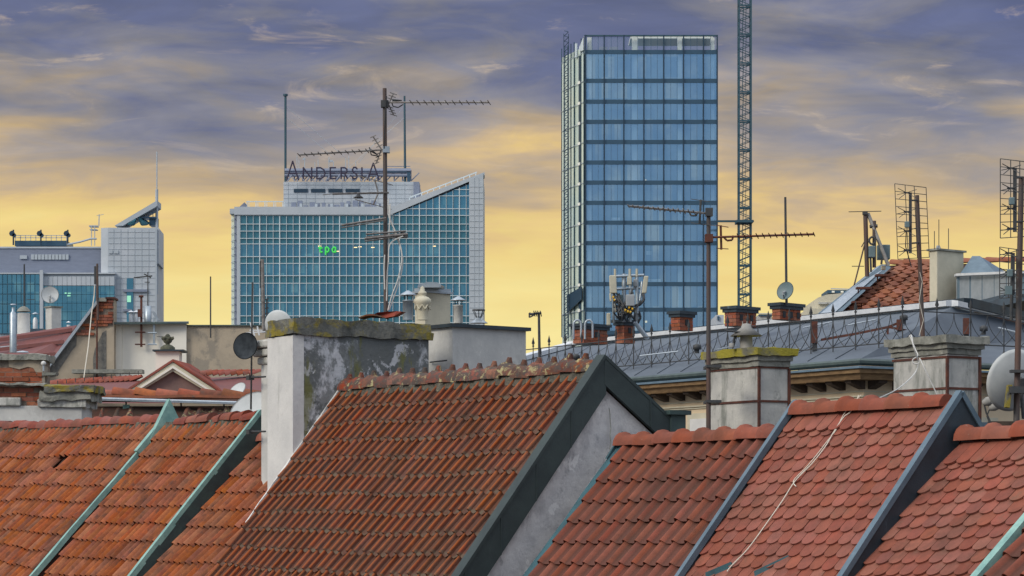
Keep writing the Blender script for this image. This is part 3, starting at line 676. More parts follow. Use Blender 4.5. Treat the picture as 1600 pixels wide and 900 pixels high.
# ---- the stained party-wall chimney at the left end of house D, a part of that house
k = (460-800)/F; t0 = (k*PLd.y-PLd.x)/(ND.x-k*ND.y); Cc = Vector((PLd.x, PLd.y, 0))+ND*t0-RD*.012
c_, s_ = RD.x, ND.x
kL = (420-800)/F; wW = (Cc.x-kL*Cc.y)/(c_+kL*s_)
kR = (670-800)/F; dW = (kR*Cc.y-Cc.x)/(s_-kR*c_)
Yc = Cc.y
print('chimney w,d', wW, dW, 'Y', Yc)
def cw(v): return zat(v, Yc)
chD = part('chimney', MB().box(Vector((Cc.x, Cc.y, 12.5)), -RD*wW, ND*dW, UP*(cw(522)-12.5)), MT['stained'], hD, 'massive party-wall chimney with a soot and lichen stained side', bev=.006)
part('end_pier', MB().box(Vector((Cc.x, Cc.y, 12.6))-ND*.018-RD*-.004, -RD*(wW+.006), ND*.16, UP*(cw(524)-12.6)), MT['white_plaster'], chD, 'white plastered end')
cop_ = part('coping', MB().box(Vector((Cc.x, Cc.y, cw(523)))+RD*.035-ND*.04, -RD*(wW+.07), ND*(dW+.08), UP*(cw(512)-cw(523))).box(Vector((Cc.x, Cc.y, cw(513)))+RD*.015-ND*.02, -RD*(wW+.03), ND*(dW+.04), UP*(cw(496)-cw(513))), MT['cap_moss'], chD, 'concrete coping crusted with yellow lichen'); rough(cop_, .022, 4.5)
# stepped mouldings on the far shoulder
so = Vector((Cc.x, Cc.y, 0))-RD*(wW-.0)+ND*.12
sh = MB()
sh.box(Vector((so.x, so.y, 12.6)), -RD*.44, ND*.9, UP*(cw(563)-12.6))
part('shoulder', sh, MT['render_grey'], chD)
for a, b, e in ((563, 551, .10), (550, 538, .20), (537, 524, .30)):
    part('moulding', MB().box(Vector((so.x, so.y, cw(a)))-ND*(e*.3), -RD*(.44+e*.75), ND*(.9+e*.3), UP*(cw(b)-cw(a))), MT['chim_light'], chD, bev=.025)
for vv in (585, 672):
    part('bracket', MB().tube(Vector((Cc.x, Cc.y, cw(vv)))-RD*wW-ND*.05, Vector((Cc.x, Cc.y, cw(vv-1)))-RD*(wW+.42)-ND*.05, .012).box(Vector((Cc.x, Cc.y, cw(vv+3)))-RD*(wW+.47)-ND*.09, RD*.08, ND*.08, UP*.06), MT['iron'], chD)
# grey rendered block behind the ridge
gb = cornerbox(667, 707, 822, 34.4, 52)
gz = lambda v: zat(v, 34.4)
gbl = thing('rendered_shaft', 'plain grey rendered rooftop shaft with dark metal coping, next to the stained chimney', 'chimney', (gb[0].x, gb[0].y, gz(640)))
part('shaft', cbox(MB(), gb, gz(640), gz(510)), MT['render_grey'], gbl, bev=.006)
part('coping', cbox(MB(), gb, gz(511), gz(505.5), .05), MT['lead_dark'], gbl)
part('bar', MB().tube(P(672, 566, 34.75), P(698, 563, 34.3), .010), MT['iron'], gbl)
# ================================================================ grey-roofed corner building beyond the terrace
gB = thing('corner_building', 'long grey-roofed building with cream walls, brown cornice and a folded white ridge flashing', 'building', (6.8, 54, 0))
Cg = Vector((6.81, 50, 0)); gr, gn = axes(59)
def gpl(t, d): return Cg-gr*t+gn*d    # along the long front from the corner, and inwards
zg = zat(570, 50)
Lg = 13.4
path = [gpl(Lg, 0), gpl(0, 0), gpl(0, 7.5)]
T1 = Vector((9.6, 55.9, zat(480, 55.9))); T0 = Vector((.02325*69.2, 69.2, zat(542, 69.2)))
e0 = gpl(Lg, 0)+UP*(zg+.12); e1 = gpl(0, 0)+UP*(zg+.12); e2 = gpl(0, 7.5)+UP*(zg+.12)
Lp = P(775, 575, 66); T2 = P(1600, 507, 58.5); T3 = P(1660, 524, 60)
rf = MB(); base = [e0, e1, e2, T3, T2, T1, T0, Lp]
rf.add(base, [(0, 1, 5, 6), (0, 6, 7), (1, 2, 3), (1, 3, 4), (1, 4, 5)])
rf.add([p-UP*.12 for p in base], [(6, 5, 1, 0), (7, 6, 0), (3, 2, 1), (4, 3, 1), (5, 4, 1)])
rf.add(base+[p-UP*.12 for p in base], [(i, (i+1) % 8, 8+(i+1) % 8, 8+i) for i in range(8)])
rfo = part('roof', rf, MT['grey_roof'], gB)
# folded seams over the membrane
m = MB()
for k in range(1, 15):
    f = k/15; a = e0.lerp(e1, f); b = T0.lerp(T1, f)
    m.tube(a.lerp(b, .03)+UP*.012, b+UP*.004, .010, 4)
part('seam', m, MT['grey_roof'], rfo, kind='stuff')
m = MB()
for a, b in ((Lp, T0), (T0, T1), (T1, T2), (T2, T3)):
    d = (b-a).normalized(); o = UP*.16; side_ = Vector((d.y, -d.x, 0))*.16
    m.hexa([a+UP*.02, b+UP*.02, b+UP*.02+side_, a+UP*.02+side_], [a+o, b+o, b+o*.85+side_, a+o*.85+side_])
part('ridge_flashing', m, MT['zinc_bright'], rfo, 'folded white metal ridge flashing')
m = MB()
for a, b in ((T0, T1), (T1, T2)): m.box(a+gn*.35+UP*.02, (b-a), gn*.25, UP*.20)
part('ridge_upstand', m, MT['lead_dark'], rfo)
for (u0, v0, u1, v1) in ((1000, 556, 1060, 549), (1255, 512, 1300, 503), (1325, 508, 1370, 499), (1120, 546, 1150, 540), (1240, 546, 1300, 536), (1560, 512, 1592, 520)):
    Yq = 56-(u0-1100)*.008
    m = MB().tube(P(u0, v0, Yq), P(u1, v1, Yq-.5), .016, 5)
    for f in (.15, .5, .85):
        q = P(u0, v0, Yq).lerp(P(u1, v1, Yq-.5), f); m.tube(q, q-UP*.15+gn*.05, .012, 4)
    part('snow_guard', m, MT['zinc'], rfo)
for (u, v, Yq) in ((900, 560, 60.5), (1089, 546, 55), (1412, 500, 54.5), (1537, 517, 54.6)):
    part('roof_vent', MB().lathe(P(u, v+6, Yq), [(.05, 0), (.05, .08), (.09, .08), (.09, .17), (.03, .2)], 10), MT['iron'], rfo)
# gutter, cornice, brackets, walls
prof = [(.0, zg+.12), (.07, zg+.12), (.12, zg+.08), (.12, zg+.03), (.07, zg-.01), (.0, zg-.01)]
part('gutter', sweep(MB(), path, prof), MT['gutter_dark'], gB)
part('eaves_flashing', sweep(MB(), path, [(-.05, zg-.02), (.17, zg-.03), (.18, zg-.075), (-.05, zg-.075)]), MT['lead'], gB)
part('cornice', sweep(MB(), path, [(-.45, zg-.08), (.13, zg-.08), (.13, zg-.16), (.07, zg-.18), (.03, zg-.28), (-.45, zg-.28)]), MT['cornice_brown'], gB)
wo_ = -.40
part('wall', sweep(MB(), path, [(wo_, zg-.28), (wo_, .0), (wo_-5, .0), (wo_-5, zg-.28)]), MT['wall_cream'], gB)
for a, b, e in ((.57, .60, .05), (.62, .64, .03), (.48, .50, .02)):
    part('string_course', sweep(MB(), path, [(wo_, zg-a), (wo_+e, zg-a), (wo_+e, zg-b), (wo_, zg-b)]), MT['cream_stone'], gB)
def bracket(o, ax, out):
    m = MB(); w = .20
    pr = [(0, 0), (.36, 0), (.36, -.05), (.26, -.08), (.10, -.14), (0, -.17)]
    m.prism([o+out*a+UP*z for a, z in pr], ax*w); return m
for i in range(15):
    part('bracket', bracket(gpl(.35+i*.62, -wo_)+UP*(zg-.28), -gr, -gn), MT['bracket'], gB)
for i in range(9):
    part('bracket', bracket(Cg+gr*wo_*1.0+gn*(.5+i*.62)+UP*(zg-.28), gn, gr), MT['bracket'], gB)
def wall_panel(t0, t1, z0, z1, m_, d=.03, name='panel', lab=None, parent=None, off=0):
    o = gpl(t0, -wo_)-gn*(d+off); return part(name, MB().box(o+UP*z0, gr*(t0-t1), gn*d, UP*(z1-z0)), m_, parent or gB, lab)
for (t0, t1, kind) in ((9.3, 8.2, 0), (7.8, 6.9, 1), (6.4, 5.3, 0), (4.7, 3.8, 1), (3.1, 2.2, 0), (1.7, .9, 0)):
    zt = zg-.74
    fr = wall_panel(t0, t1, zt-1.7, zt, MT['cream_stone'], .05, 'window')
    m = MB()
    if kind == 0: wall_panel(t0-.12, t1+.12, zt-1.6, zt-.12, MT['white_plaster'], .02, 'shutter', 'closed white blind', fr, .05)
    else:
        for q in (0, 1):
            a = t0-.10-q*(t0-t1-.1)/2; b = a-(t0-t1-.3)/2
            wall_panel(a, b, zt-1.6, zt-.14, MT['wall_cream'], .02, 'sash', None, fr, .05)
def side_panel(t0, t1, z0, z1, m_, d, name, parent, off=0):
    o = Cg+gr*wo_+gn*t0; return part(name, MB().box(o+gr*off+UP*z0, gr*d, gn*(t1-t0), UP*(z1-z0)), m_, parent)
for t0 in (1.2, 2.9, 4.6):
    fr = side_panel(t0, t0+.95, zg-2.5, zg-.95, MT['cream_stone'], .05, 'window', gB)
    side_panel(t0+.1, t0+.43, zg-2.4, zg-1.05, MT['lead'], .02, 'pane', fr, .05); side_panel(t0+.5, t0+.85, zg-2.4, zg-1.05, MT['lead'], .02, 'pane', fr, .05)
# red steel frame on the roof
rs = MB(); 
def tb(m, pts, Y, w=.05):
    q = [P(u, v, Y) for u, v in pts]
    for a, b in zip(q, q[1:]): m.tube(a, b, w, 4)
part('snow_frame', (tb(rs, [(1283, 531), (1340, 521), (1388, 511), (1405, 504)], 53.4, .035), tb(rs, [(1388, 511), (1430, 519), (1440, 524)], 53.4, .03), tb(rs, [(1387, 512), (1387, 528)], 53.4, .03), rs)[-1], MT['rust'], gB, 'rust-red steel roof frame')
for u, v0, v1 in ((1273, 502, 536), (1406, 499, 516), (1510, 497, 522)):
    part('frame_post', MB().box(P(u-4.5, v1, 53.3), Vector((.12, 0, 0)), Vector((0, .08, 0)), UP*px(v1-v0, 53.3)), MT['rust'], gB)
    part('post_foot', MB().box(P(u-3.5, v1+15, 53.33), Vector((.10, 0, 0)), Vector((0, .07, 0)), UP*px(15, 53.33)), MT['iron'], gB)
# brick chimneys on the ridge, built brick by brick
def brick_chimney(parent, cb, z0, z1, label=None, holes=0, rows=None, bw=.25, bh=.075, cap=True, name='chimney', base_col='brick_mortar', maxn=60):
    C, r, n, w, d = cb
    ch = part(name, cbox(MB(), cb, z0, z1-.02, -.012), MT[base_col], parent, label)
    nb = int((z1-z0)/bh); items = []
    proto = MB().box(Vector((.006, 0, .006)), Vector((bw-.012, 0, 0)), Vector((0, .06, 0)), Vector((0, 0, bh-.012)))
    me = proto.mesh('brick', MT['brick']); pr = type('bp', (), {})(); pr.mb = proto; pr.mat = MT['brick']; pr.mesh = me
    for j in range(nb):
        for L, ax, nr, o in ((w, r, n, C-r*w), (d, n, -r, C)):
            x = -(j % 2)*bw/2
            while x < L-.02:
                a = max(x, 0); b = min(x+bw, L)
                if b-a > .05: items.append(frameM(ax*((b-a)/bw), nr, UP, Vector((o.x, o.y, z0+j*bh))+ax*a))
                x += bw
    if len(items) <= maxn: pieces('brick', items, pr, ch)
    else: joined('brick_courses', items, pr, ch)
    if cap:
        part('cap', cbox(cbox(MB(), cb, z1-.02, z1+.05, .07), cb, z1-.09, z1-.02, .035), MT['lead_dark'], ch)
    for i in range(holes):
        q = C+n*(d*(i+.5)/holes-.05)+r*.002 if holes < 3 else C+n*(d*(i+.5)/holes-.04)
        part('flue_opening', MB().box(Vector((q.x, q.y, z1-.28))+r*.004, r*.01, n*.10, UP*.14), MT['black_cable'], ch)
    return ch
for (uL, uc, uR, vt, vb, Yq, holes, lab) in ((895, 912, 950, 508, 536, 63, 1, 'low wide brick chimney with two bent pipes'), (961, 975, 992, 502, 536, 61.5, 1, 'brick chimney carrying the mobile antennas'),
        (1048, 1062, 1083, 489, 516, 60, 1, 'small brick chimney before the blue tower'), (1132, 1150, 1182, 481, 509, 58.5, 2, 'brick chimney in front of the crane'), (1206, 1219, 1252, 476, 499, 57.2, 3, 'brick chimney with the round dish on top')):
    cb = cornerbox(uL, uc, uR, Yq, 45); z1 = zat(vt, Yq)
    brick_chimney(gB, cb, zat(vb, Yq), z1, lab, holes, bw=.24, bh=.085, maxn=70)
for u in (902, 920):
    q = [P(u-6, 530, 62.6), P(u-6, 508, 62.6)]+[P(u-6*math.cos(a), 508-8*math.sin(a), 62.6) for a in (math.pi*k/6 for k in range(1, 6))]+[P(u+6, 508, 62.6), P(u+6, 528, 62.6)]
    part('bent_pipe', MB().poly(q, .028, 6), MT['zinc'], gB)
# wrought-iron railing
rl = thing('iron_railing', 'wrought-iron roof railing with spearhead posts and crossing hoops along the grey roof', 'railing', (6.8, 52, 12))
dR = 1.05; zt_, zb_ = zat(489, 51.2), zat(537, 51.2)
def rp(t, z, s=0): return gpl(t, dR)+UP*z if s == 0 else gpl(dR*.0, 0)+gn*(dR)+gn*t+UP*z
n_ = 20; sp_ = .735; sq_ = .88
for z in (zt_, zb_): part('rail', MB().tube(gpl(n_*sp_, dR)+UP*z, gpl(0, dR)+UP*z, .013, 5).tube(gpl(0, dR)+UP*z, gpl(0, dR+7*sq_)+UP*z, .013, 5), MT['iron'], rl)
def post(q):
    m = MB(); m.tube(q+UP*(zb_-.12), q+UP*(zt_+.05), .013, 5)
    m.lathe(q+UP*(zt_+.04), [(.012, 0), (.03, .03), (.014, .06), (.040, .10), (.0, .26)], 6)
    m.lathe(q+UP*(zb_-.20), [(.012, .10), (.03, .05), (.04, .03), (.012, -.01)][::-1], 6)
    return m
def arc(a, b, bulge, n=7):
    return [a.lerp(b, i/n)+bulge*math.sin(math.pi*i/n) for i in range(n+1)]
def bay(q0, q1):
    m = MB(); mid = (q0+q1)/2; ax = (q1-q0); bl = ax*.16
    H0, H1 = UP*zb_, UP*zt_
    m.poly(arc(mid+H1, q0+H0, bl*.9), .009, 4); m.poly(arc(mid+H1, q1+H0, -bl*.9), .009, 4)
    m.poly(arc(q0+H1, mid+H0, -bl*.9), .009, 4); m.poly(arc(q1+H1, mid+H0, bl*.9), .009, 4)
    return m
pts_ = [gpl(i*sp_, dR) for i in range(n_, 0, -1)]+[gpl(0, dR+i*sq_) for i in range(0, 8)]
for q in pts_: part('post', post(q), MT['iron'], rl)
for a, b in zip(pts_, pts_[1:]): part('hoop', bay(a, b), MT['iron'], rl)

# ================================================================ banded chimneys behind the lower ridges
def banded(uL, uc, uR, Yq, vt, vcap, bands, vb, name_lab, moss, al=59):
    cb = cornerbox(uL, uc, uR, Yq, al); z = lambda v: zat(v, Yq); C, r, n, w, d = cb
    t = thing('plaster_chimney', name_lab, 'chimney', (C.x, C.y, z(vb)), 'square plastered chimneys strapped with rusty bands')
    part('shaft', cbox(MB(), cb, z(vb), z(vcap)), MT['chim_light'], t, bev=.008)
    h = z(vt)-z(vcap)
    m1 = cbox(MB(), cb, z(vcap), z(vcap)+h*.30, .02); rough(part('moulding', m1, MT['cap_grey'], t), .008)
    rough(part('moulding', cbox(MB(), cb, z(vcap)+h*.30, z(vcap)+h*.58, .045), MT['cap_grey'], t), .010)
    rough(part('coping', cbox(MB(), cb, z(vcap)+h*.58, z(vt), .085), MT['cap_lichen'] if moss else MT['cap_grey'], t), .016)
    for v in bands:
        zz_ = z(v); g_ = .012; b = MB()
        o = Vector((C.x, C.y, zz_))+r*g_-n*g_
        b.box(o, -r*(w+2*g_), n*.012, UP*.024).box(o-r*.012, r*.012, n*(d+2*g_), UP*.024)
        part('band', b, MT['rust'], t)
    for p0 in (C-n*.014+r*.0, C+n*d+r*.004):
        part('corner_strap', MB().box(Vector((p0.x, p0.y, z(vb)))-r*.025+r*.012, r*.030, n*.026, UP*(z(vcap)-z(vb)-.02)), MT['rust'], t)
    return t, cb, z
ch1, cb1, z1_ = banded(1110, 1186, 1231, 29.5, 543, 572, (575, 628), 700, 'square plastered chimney capped with mustard lichen, strapped with two rusty bands', True)
ch2, cb2, z2_ = banded(1396, 1480, 1529, 28.5, 524, 553, (559, 608), 690, 'square plastered chimney with grey cap and a white cable looped over it', False)
# clay cowl on the first
cw1 = thing('chimney_cowl', 'grey funnel cowl with a bent bracket on the lichen-capped chimney', 'chimney cowl', P(1166, 543, 29.8))
part('flue', MB().lathe(P(1166, 544, 29.8), [(.075, 0), (.07, .16), (.115, .17), (.19, .14), (.06, .24), (.05, .28), (.0, .29)], 14), MT['cowl'], cw1)
part('bracket', MB().poly([P(1146, 541, 29.75), P(1147, 530, 29.75), P(1152, 520, 29.75), P(1160, 517, 29.75)], .016, 5).poly([P(1132, 516, 29.7), P(1148, 518, 29.7), P(1160, 520, 29.7)], .013, 5), MT['iron'], cw1)
part('vent_stub', MB().lathe(P(1143, 543, 29.7), [(.03, 0), (.03, .05), (.0, .052)], 8), MT['cowl'], cw1)
for k_ in range(3):
    part('prong', MB().tube(P(1161+k_*6, 512, 29.8), P(1160+k_*7, 502, 29.8), .007, 4), MT['cowl'], cw1)
# cable looped over the second chimney
def cable(name, lab, pts, r, m_, cat='cable', group=None, n=6):
    """smooth line through 3-D points"""
    out = []
    q = [pts[0]]+pts+[pts[-1]]
    for i in range(1, len(q)-2):
        for k in range(n):
            t = k/n; a, b, c, d = q[i-1:i+3]
            out.append(.5*((2*b)+(c-a)*t+(2*a-5*b+4*c-d)*t*t+(3*b-a-3*c+d)*t**3))
    out.append(pts[-1]); return solo(name, MB().poly(out, r, 5), m_, lab, cat, pts[0], group)
Yc2 = 28.2
cable('cable', 'white cable looped over the grey-capped chimney, swinging down to the scalloped ridge', [P(1420, 527, 28.6), P(1424, 524, 28.2), P(1427, 540, 28.0), P(1433, 560, 28.05), P(1435, 568, 28.1), P(1428, 585, 28), P(1405, 606, 27.6), P(1378, 620, 26.8), P(1345, 634, 25.2)], .0065, MT['white_cable'])
cable('cable', 'white cable hanging straight down the front of the grey-capped chimney', [P(1421, 524, 28.15), P(1430, 545, 28.1), P(1434, 556, 28.05), P(1426, 562, 28.05), P(1428, 568, 28.05), P(1436, 567, 28.05), P(1437, 560, 28.05), P(1444, 575, 28), P(1455, 598, 28), P(1468, 624, 28)], .007, MT['white_cable'])
def onF(u, v, h=.05):
    d = Vector(((u-800)/F, 1, (HV-v)/F)); o = Vector((0, 0, CZ)); t = (PLf+nrmF*h-o).dot(nrmF)/d.dot(nrmF); return o+d*t
pk = PLf.lerp(PRf, .40)+UP*.175
cable('cable', 'longest cream cable, running the whole way down the scalloped roof', [pk]+[onF(u, v, .07) for u, v in ((1330, 642), (1318, 652), (1302, 676), (1290, 697), (1268, 725), (1242, 752), (1222, 783), (1196, 820), (1168, 858), (1142, 885), (1136, 893))], .0060, MT['cream_cable'])
cable('cable', 'shorter cream cable beside the long one, ending halfway down the scalloped roof', [pk+RD*.03]+[onF(u, v, .065) for u, v in ((1320, 645), (1306, 672), (1292, 690), (1275, 712), (1258, 732), (1242, 748), (1240, 755), (1244, 760))], .0050, MT['cream_cable'])

# ================================================================ aerials
def mast(name, lab, u0, v0, u1, v1, Y, r, m_='pole', group=None):
    b, t = P(u0, v0, Y), P(u1, v1, Y)
    th = thing(name, lab, 'antenna mast', b, group); part('pole', MB().tube(b, t, r, 8, r*.85), MT[m_], th); return th
def yagi(parent, p, q, n, el, evec, m_='alu', r=.012, er=.006, e0=.12, e1=1.0, sag=True, taper=.6, label=None):
    """boom from p to q with n rods across it"""
    bo = part('boom', MB().tube(p, q, r, 5), MT[m_], parent, label)
    m = MB()
    for i in range(n):
        f = e0+(e1-e0)*i/(n-1); c = p.lerp(q, f); L = el*(1-(1-taper)*f)
        m.tube(c-evec*L/2, c+evec*L/2, er, 4)
    part('rods', m, MT[m_], bo); return bo
tilt = Vector((.25, .93, -.22)).normalized()
def reflector(parent, c, d1, d2, n, L, rod, rv, m_='alu'):
    """V-shaped grid reflector: two arms from c with rods across"""
    for d in (d1, d2):
        m = MB().tube(c, c+d*L, .010, 5)
        for i in range(1, n+1): q = c+d*(L*i/n); m.tube(q-rv*rod/2, q+rv*rod/2, .007, 4)
        part('reflector', m, MT[m_], parent)
# tall mast on the stained chimney
Ym = 33.9
m1 = mast('antenna_mast', 'tall rusty mast carrying stacked television aerials on the stained chimney, before the signed tower', 603, 497, 601, 138, Ym, .031)
rv = Vector((.92, .35, -.25)).normalized()
yagi(m1, P(596, 160, Ym), P(764, 160, Ym-.3), 12, .20, tilt, e0=.28, taper=.8)
reflector(m1, P(607, 163, Ym), Vector((.42, 0, .91)).normalized(), Vector((.42, .2, -.88)).normalized(), 4, .155, .10, rv)
part('dipole', MB().tube(P(613, 157, Ym), P(628, 157, Ym), .022, 6, .008).poly([P(612, 160, Ym), P(614, 166, Ym), P(622, 168, Ym), P(630, 163, Ym)], .008), MT['iron'], m1)
part('clamp', MB().box(P(595, 167, Ym-.05), Vector((.10, 0, 0)), Vector((0, .1, 0)), UP*.09), MT['iron'], m1)
yagi(m1, P(600, 234, Ym), P(467, 242, Ym-.3), 11, .17, tilt, e0=.2, taper=.8)
reflector(m1, P(596, 233, Ym), Vector((-.55, 0, .83)).normalized(), Vector((-.36, .1, -.93)).normalized(), 4, .20, .09, Vector((-.9, .3, -.35)).normalized())
part('dipole', MB().tube(P(578, 234, Ym), P(590, 242, Ym), .020, 6, .008).poly([P(577, 230, Ym), P(580, 242, Ym), P(592, 244, Ym)], .008), MT['iron'], m1)
part('clamp', MB().box(P(598, 238, Ym-.06), Vector((.09, 0, 0)), Vector((0, .1, 0)), UP*.08), MT['steel'], m1)
bo = yagi(m1, P(607, 301, Ym), P(520, 303, Ym-.5), 4, .30, Vector((.95, .25, .12)), e0=.25, taper=.9, r=.014)
reflector(m1, P(591, 301, Ym), Vector((-.25, 0, .95)).normalized(), Vector((-.38, 0, -.92)).normalized(), 1, .17, .50, Vector((.94, .2, -.24)).normalized())
part('dipole', MB().lathe(P(560, 309, Ym-.2), [(.07, 0), (.03, .03), (.01, .06)], 8), MT['iron'], m1)
for (a, b, c) in (((603, 341), (534, 352), .016), ((637, 366), (570, 373), .018), ((634, 361), (572, 366), .012)):
    m = MB().tube(P(*a, Ym-.1), P(*b, Ym-.25), c, 6)
    m.tube(P(a[0], a[1]+3, Ym-.05), P(b[0], b[1]+4, Ym-.2), c*.5, 5)
    part('boom', m, MT['alu'], m1)
part('clamp', MB().box(P(620, 371, Ym-.12), Vector((.13, 0, 0)), Vector((0, .1, 0)), UP*.05).tube(P(628, 362, Ym-.1), P(637, 371, Ym-.1), .02, 5), MT['iron'], m1)
for j_, (pp) in enumerate((((604, 150), (601, 200), (600, 232)), ((607, 310), (607, 336), (616, 360), (627, 392), (629, 415), (622, 445), (608, 484)), ((608, 320), (611, 345), (622, 372), (628, 400), (622, 435), (612, 462), (606, 485)),
        ((610, 318), (608, 360), (607, 400), (605, 430), (604, 470)), ((630, 369), (615, 376), (608, 386), (607, 410)), ((601, 398), (600, 420), (601, 452)))):
    pts = [P(u, v, Ym-.06-.02*j_) for u, v in pp]; out = []
    q = [pts[0]]+pts+[pts[-1]]
    for i in range(1, len(q)-2):
        for k_ in range(5):
            t = k_/5; a, b, c, d = q[i-1:i+3]; out.append(.5*((2*b)+(c-a)*t+(2*a-5*b+4*c-d)*t*t+(3*b-a-3*c+d)*t**3))
    out.append(pts[-1]); part('cable', MB().poly(out, .0085, 5), MT['white_cable'] if j_ else MT['black_cable'], m1)
# loose roof tiles lying on the stained chimney
lt = solo('loose_tile', MB().prism([P(575, 496, 33.9), P(590, 488, 33.7), P(620, 486, 33.6), P(628, 487, 33.6), P(616, 494, 33.6), P(600, 497, 33.6)], Vector((.04, .35, .02))), MT['ridgeA'], 'broken reddish roof tile lying at the mast foot on the stained chimney', 'roof tile', P(600, 497, 33.8))
solo('loose_tile', MB().prism([P(560+40*i/8, 495.5-5*math.sin(math.pi*i/8), 33.5) for i in range(9)]+[P(600-40*i/8, 497-4*math.sin(math.pi*(8-i)/8), 33.5) for i in range(9)], Vector((.05, .3, 0))), MT['ridgeD'], 'dark curved tile half buried beside the mast foot on the stained chimney', 'roof tile', P(575, 497, 33.7))
# urn-shaped stone finial
uf = thing('stone_urn', 'carved white stone urn at the far end of the stained chimney', 'urn', P(660, 499, 34.0))
part('body', MB().lathe(P(660, 500, 34.0), [(.075, 0), (.07, .04), (.085, .12), (.105, .21), (.12, .235), (.115, .27), (.085, .30), (.05, .315), (.045, .33), (.06, .345), (.055, .37), (.03, .39), (.028, .43), (.0, .455)], 16), MT['cream_stone'], uf)
m = MB()
for k_ in range(8):
    a = 2*math.pi*k_/8; c = P(660, 500, 34.0)+Vector((math.cos(a), math.sin(a), 0))*.10; b = P(660, 500, 34.0)+Vector((math.cos(a+.39), math.sin(a+.39), 0))*.108
    b2 = P(660, 500, 34.0)+Vector((math.cos(a+.785), math.sin(a+.785), 0))*.10
    m.poly([c+UP*.20, b+UP*.14, b2+UP*.20], .010, 4)
part('swag', m, MT['cream_stone'], uf)
# mast before the lichen chimney
Yn = 29.0
m2 = mast('antenna_mast', 'slim rusty mast bracketed to the lichen-capped chimney with two long aerials', 1107, 672, 1107, 328, Yn, .027)
yagi(m2, P(1110, 334, Yn), P(982, 322, Yn-.4), 14, .20, tilt, e0=.2, taper=.5, r=.013)
part('reflector', MB().tube(P(1095, 312, Yn), P(1093, 350, Yn), .014, 5).tube(P(1080, 311, Yn+.1), P(1109, 315, Yn-.1), .005, 4).tube(P(1080, 348, Yn+.1), P(1120, 353, Yn-.1), .005, 4), MT['iron'], m2)
part('dipole', MB().poly([P(1076, 330, Yn), P(1080, 337, Yn), P(1088, 337, Yn), P(1090, 330, Yn)], .010), MT['iron'], m2)
part('clamp', MB().box(P(1103, 337, Yn-.06), Vector((.08, 0, 0)), Vector((0, .1, 0)), UP*.09), MT['iron'], m2)
yagi(m2, P(1104, 371, Yn), P(1272, 366, Yn-.5), 13, .22, tilt, e0=.3, taper=.6, m_='rust', r=.013)
part('reflector', MB().tube(P(1126, 352, Yn), P(1127, 390, Yn), .014, 5).tube(P(1120, 352, Yn), P(1138, 355, Yn-.1), .006, 4).tube(P(1120, 388, Yn), P(1138, 389, Yn-.1), .006, 4), MT['rust'], m2)
part('dipole', MB().poly([P(1130, 370, Yn), P(1136, 376, Yn), P(1144, 375, Yn), P(1146, 368, Yn)], .012), MT['rust'], m2)
part('clamp', MB().box(P(1102, 378, Yn-.06), Vector((.09, 0, 0)), Vector((0, .11, 0)), UP*.09), MT['rust'], m2)
for v in (572, 627):
    part('bracket', MB().box(P(1104, v+2, Yn-.04), Vector((.17, .0, 0)), Vector((0, .5, 0)), UP*.03), MT['iron'], m2)
# grid panel aerials
def grid_panel(parent, u0, v0, u1, v1, Y, rows, curve=.10, ubar=None, nb=4, skew=0):
    m = MB(); w = u1-u0
    def q(f, g): return P(u0+w*f+skew*g, v0+(v1-v0)*g+6*f*(1-g)-(3*f if g > .5 else 0), Y+curve*(1-math.sin(math.pi*f)))
    for i in range(rows+1):
        g = i/rows; m.poly([q(f/4, g) for f in range(5)], .0055, 4)
    for f in (0, .33, .62, 1): m.poly([q(f, g/3) for g in range(4)], .006, 4)
    part('grid', m, MT['iron'], parent)
    ub = ubar or (u0+w*.5)
    part('spine', MB().box(P(ub-2.4, v1-(v1-v0)*.08, Y-.22), Vector((.035, 0, 0)), Vector((0, .03, 0)), UP*px((v1-v0)*.80, Y)), MT['iron'], parent)
    for k in range(nb):
        g = .12+.76*k/(nb-1); c = P(ub-4, v0+(v1-v0)*g, Y-.22)
        dp = MB(); dp.box(c-Vector((.055, .01, .008)), Vector((.07, 0, 0)), Vector((0, .03, 0)), UP*.018)
        for (a, b) in ((-16, -7), (-17, 3), (-14, 9), (13, -5), (12, 8)):
            dp.tube(c-Vector((.02, 0, 0)), P(ub-4+a, v0+(v1-v0)*g+b, Y-.30), .005, 4)
        part('dipole', dp, MT['iron'], parent)
    part('junction_box', MB().box(P(ub-9, v0+(v1-v0)*.58, Y-.30), Vector((.06, 0, 0)), Vector((0, .05, 0)), UP*.08), MT['dish_grey'], parent, bev=.01)
m3 = mast('antenna_mast', 'leaning mast with one tall grid aerial behind the grey-capped chimney', 1442, 530, 1433, 305, 33, .030)
grid_panel(m3, 1398, 287, 1447, 405, 33, 10, ubar=1423, skew=5)
part('bracket', MB().tube(P(1424, 313, 32.8), P(1434, 313, 33), .012, 5).tube(P(1426, 380, 32.8), P(1436, 379, 33), .012, 5), MT['iron'], m3)
part('cable', MB().poly([P(1416, 360, 32.8), P(1415, 385, 32.8), P(1424, 417, 32.8)], .007), MT['black_cable'], m3)
part('cable', MB().poly([P(1437, 425, 32.9), P(1441, 440, 32.9), P(1436, 470, 32.9), P(1443, 500, 32.9), P(1436, 525, 32.9)], .004), MT['cream_cable'], m3)
m4 = mast('antenna_mast', 'thick mast with two grid aerials standing above the big pale grey dish', 1588, 668, 1596, 276, 27, .034)
grid_panel(m4, 1563, 248, 1612, 372, 27, 10, ubar=1586)
grid_panel(m4, 1562, 386, 1604, 466, 27.1, 7, ubar=1583, nb=3)
part('bracket', MB().tube(P(1584, 278, 26.8), P(1598, 277, 27), .012, 5).tube(P(1584, 347, 26.8), P(1598, 346, 27), .012, 5), MT['iron'], m4)
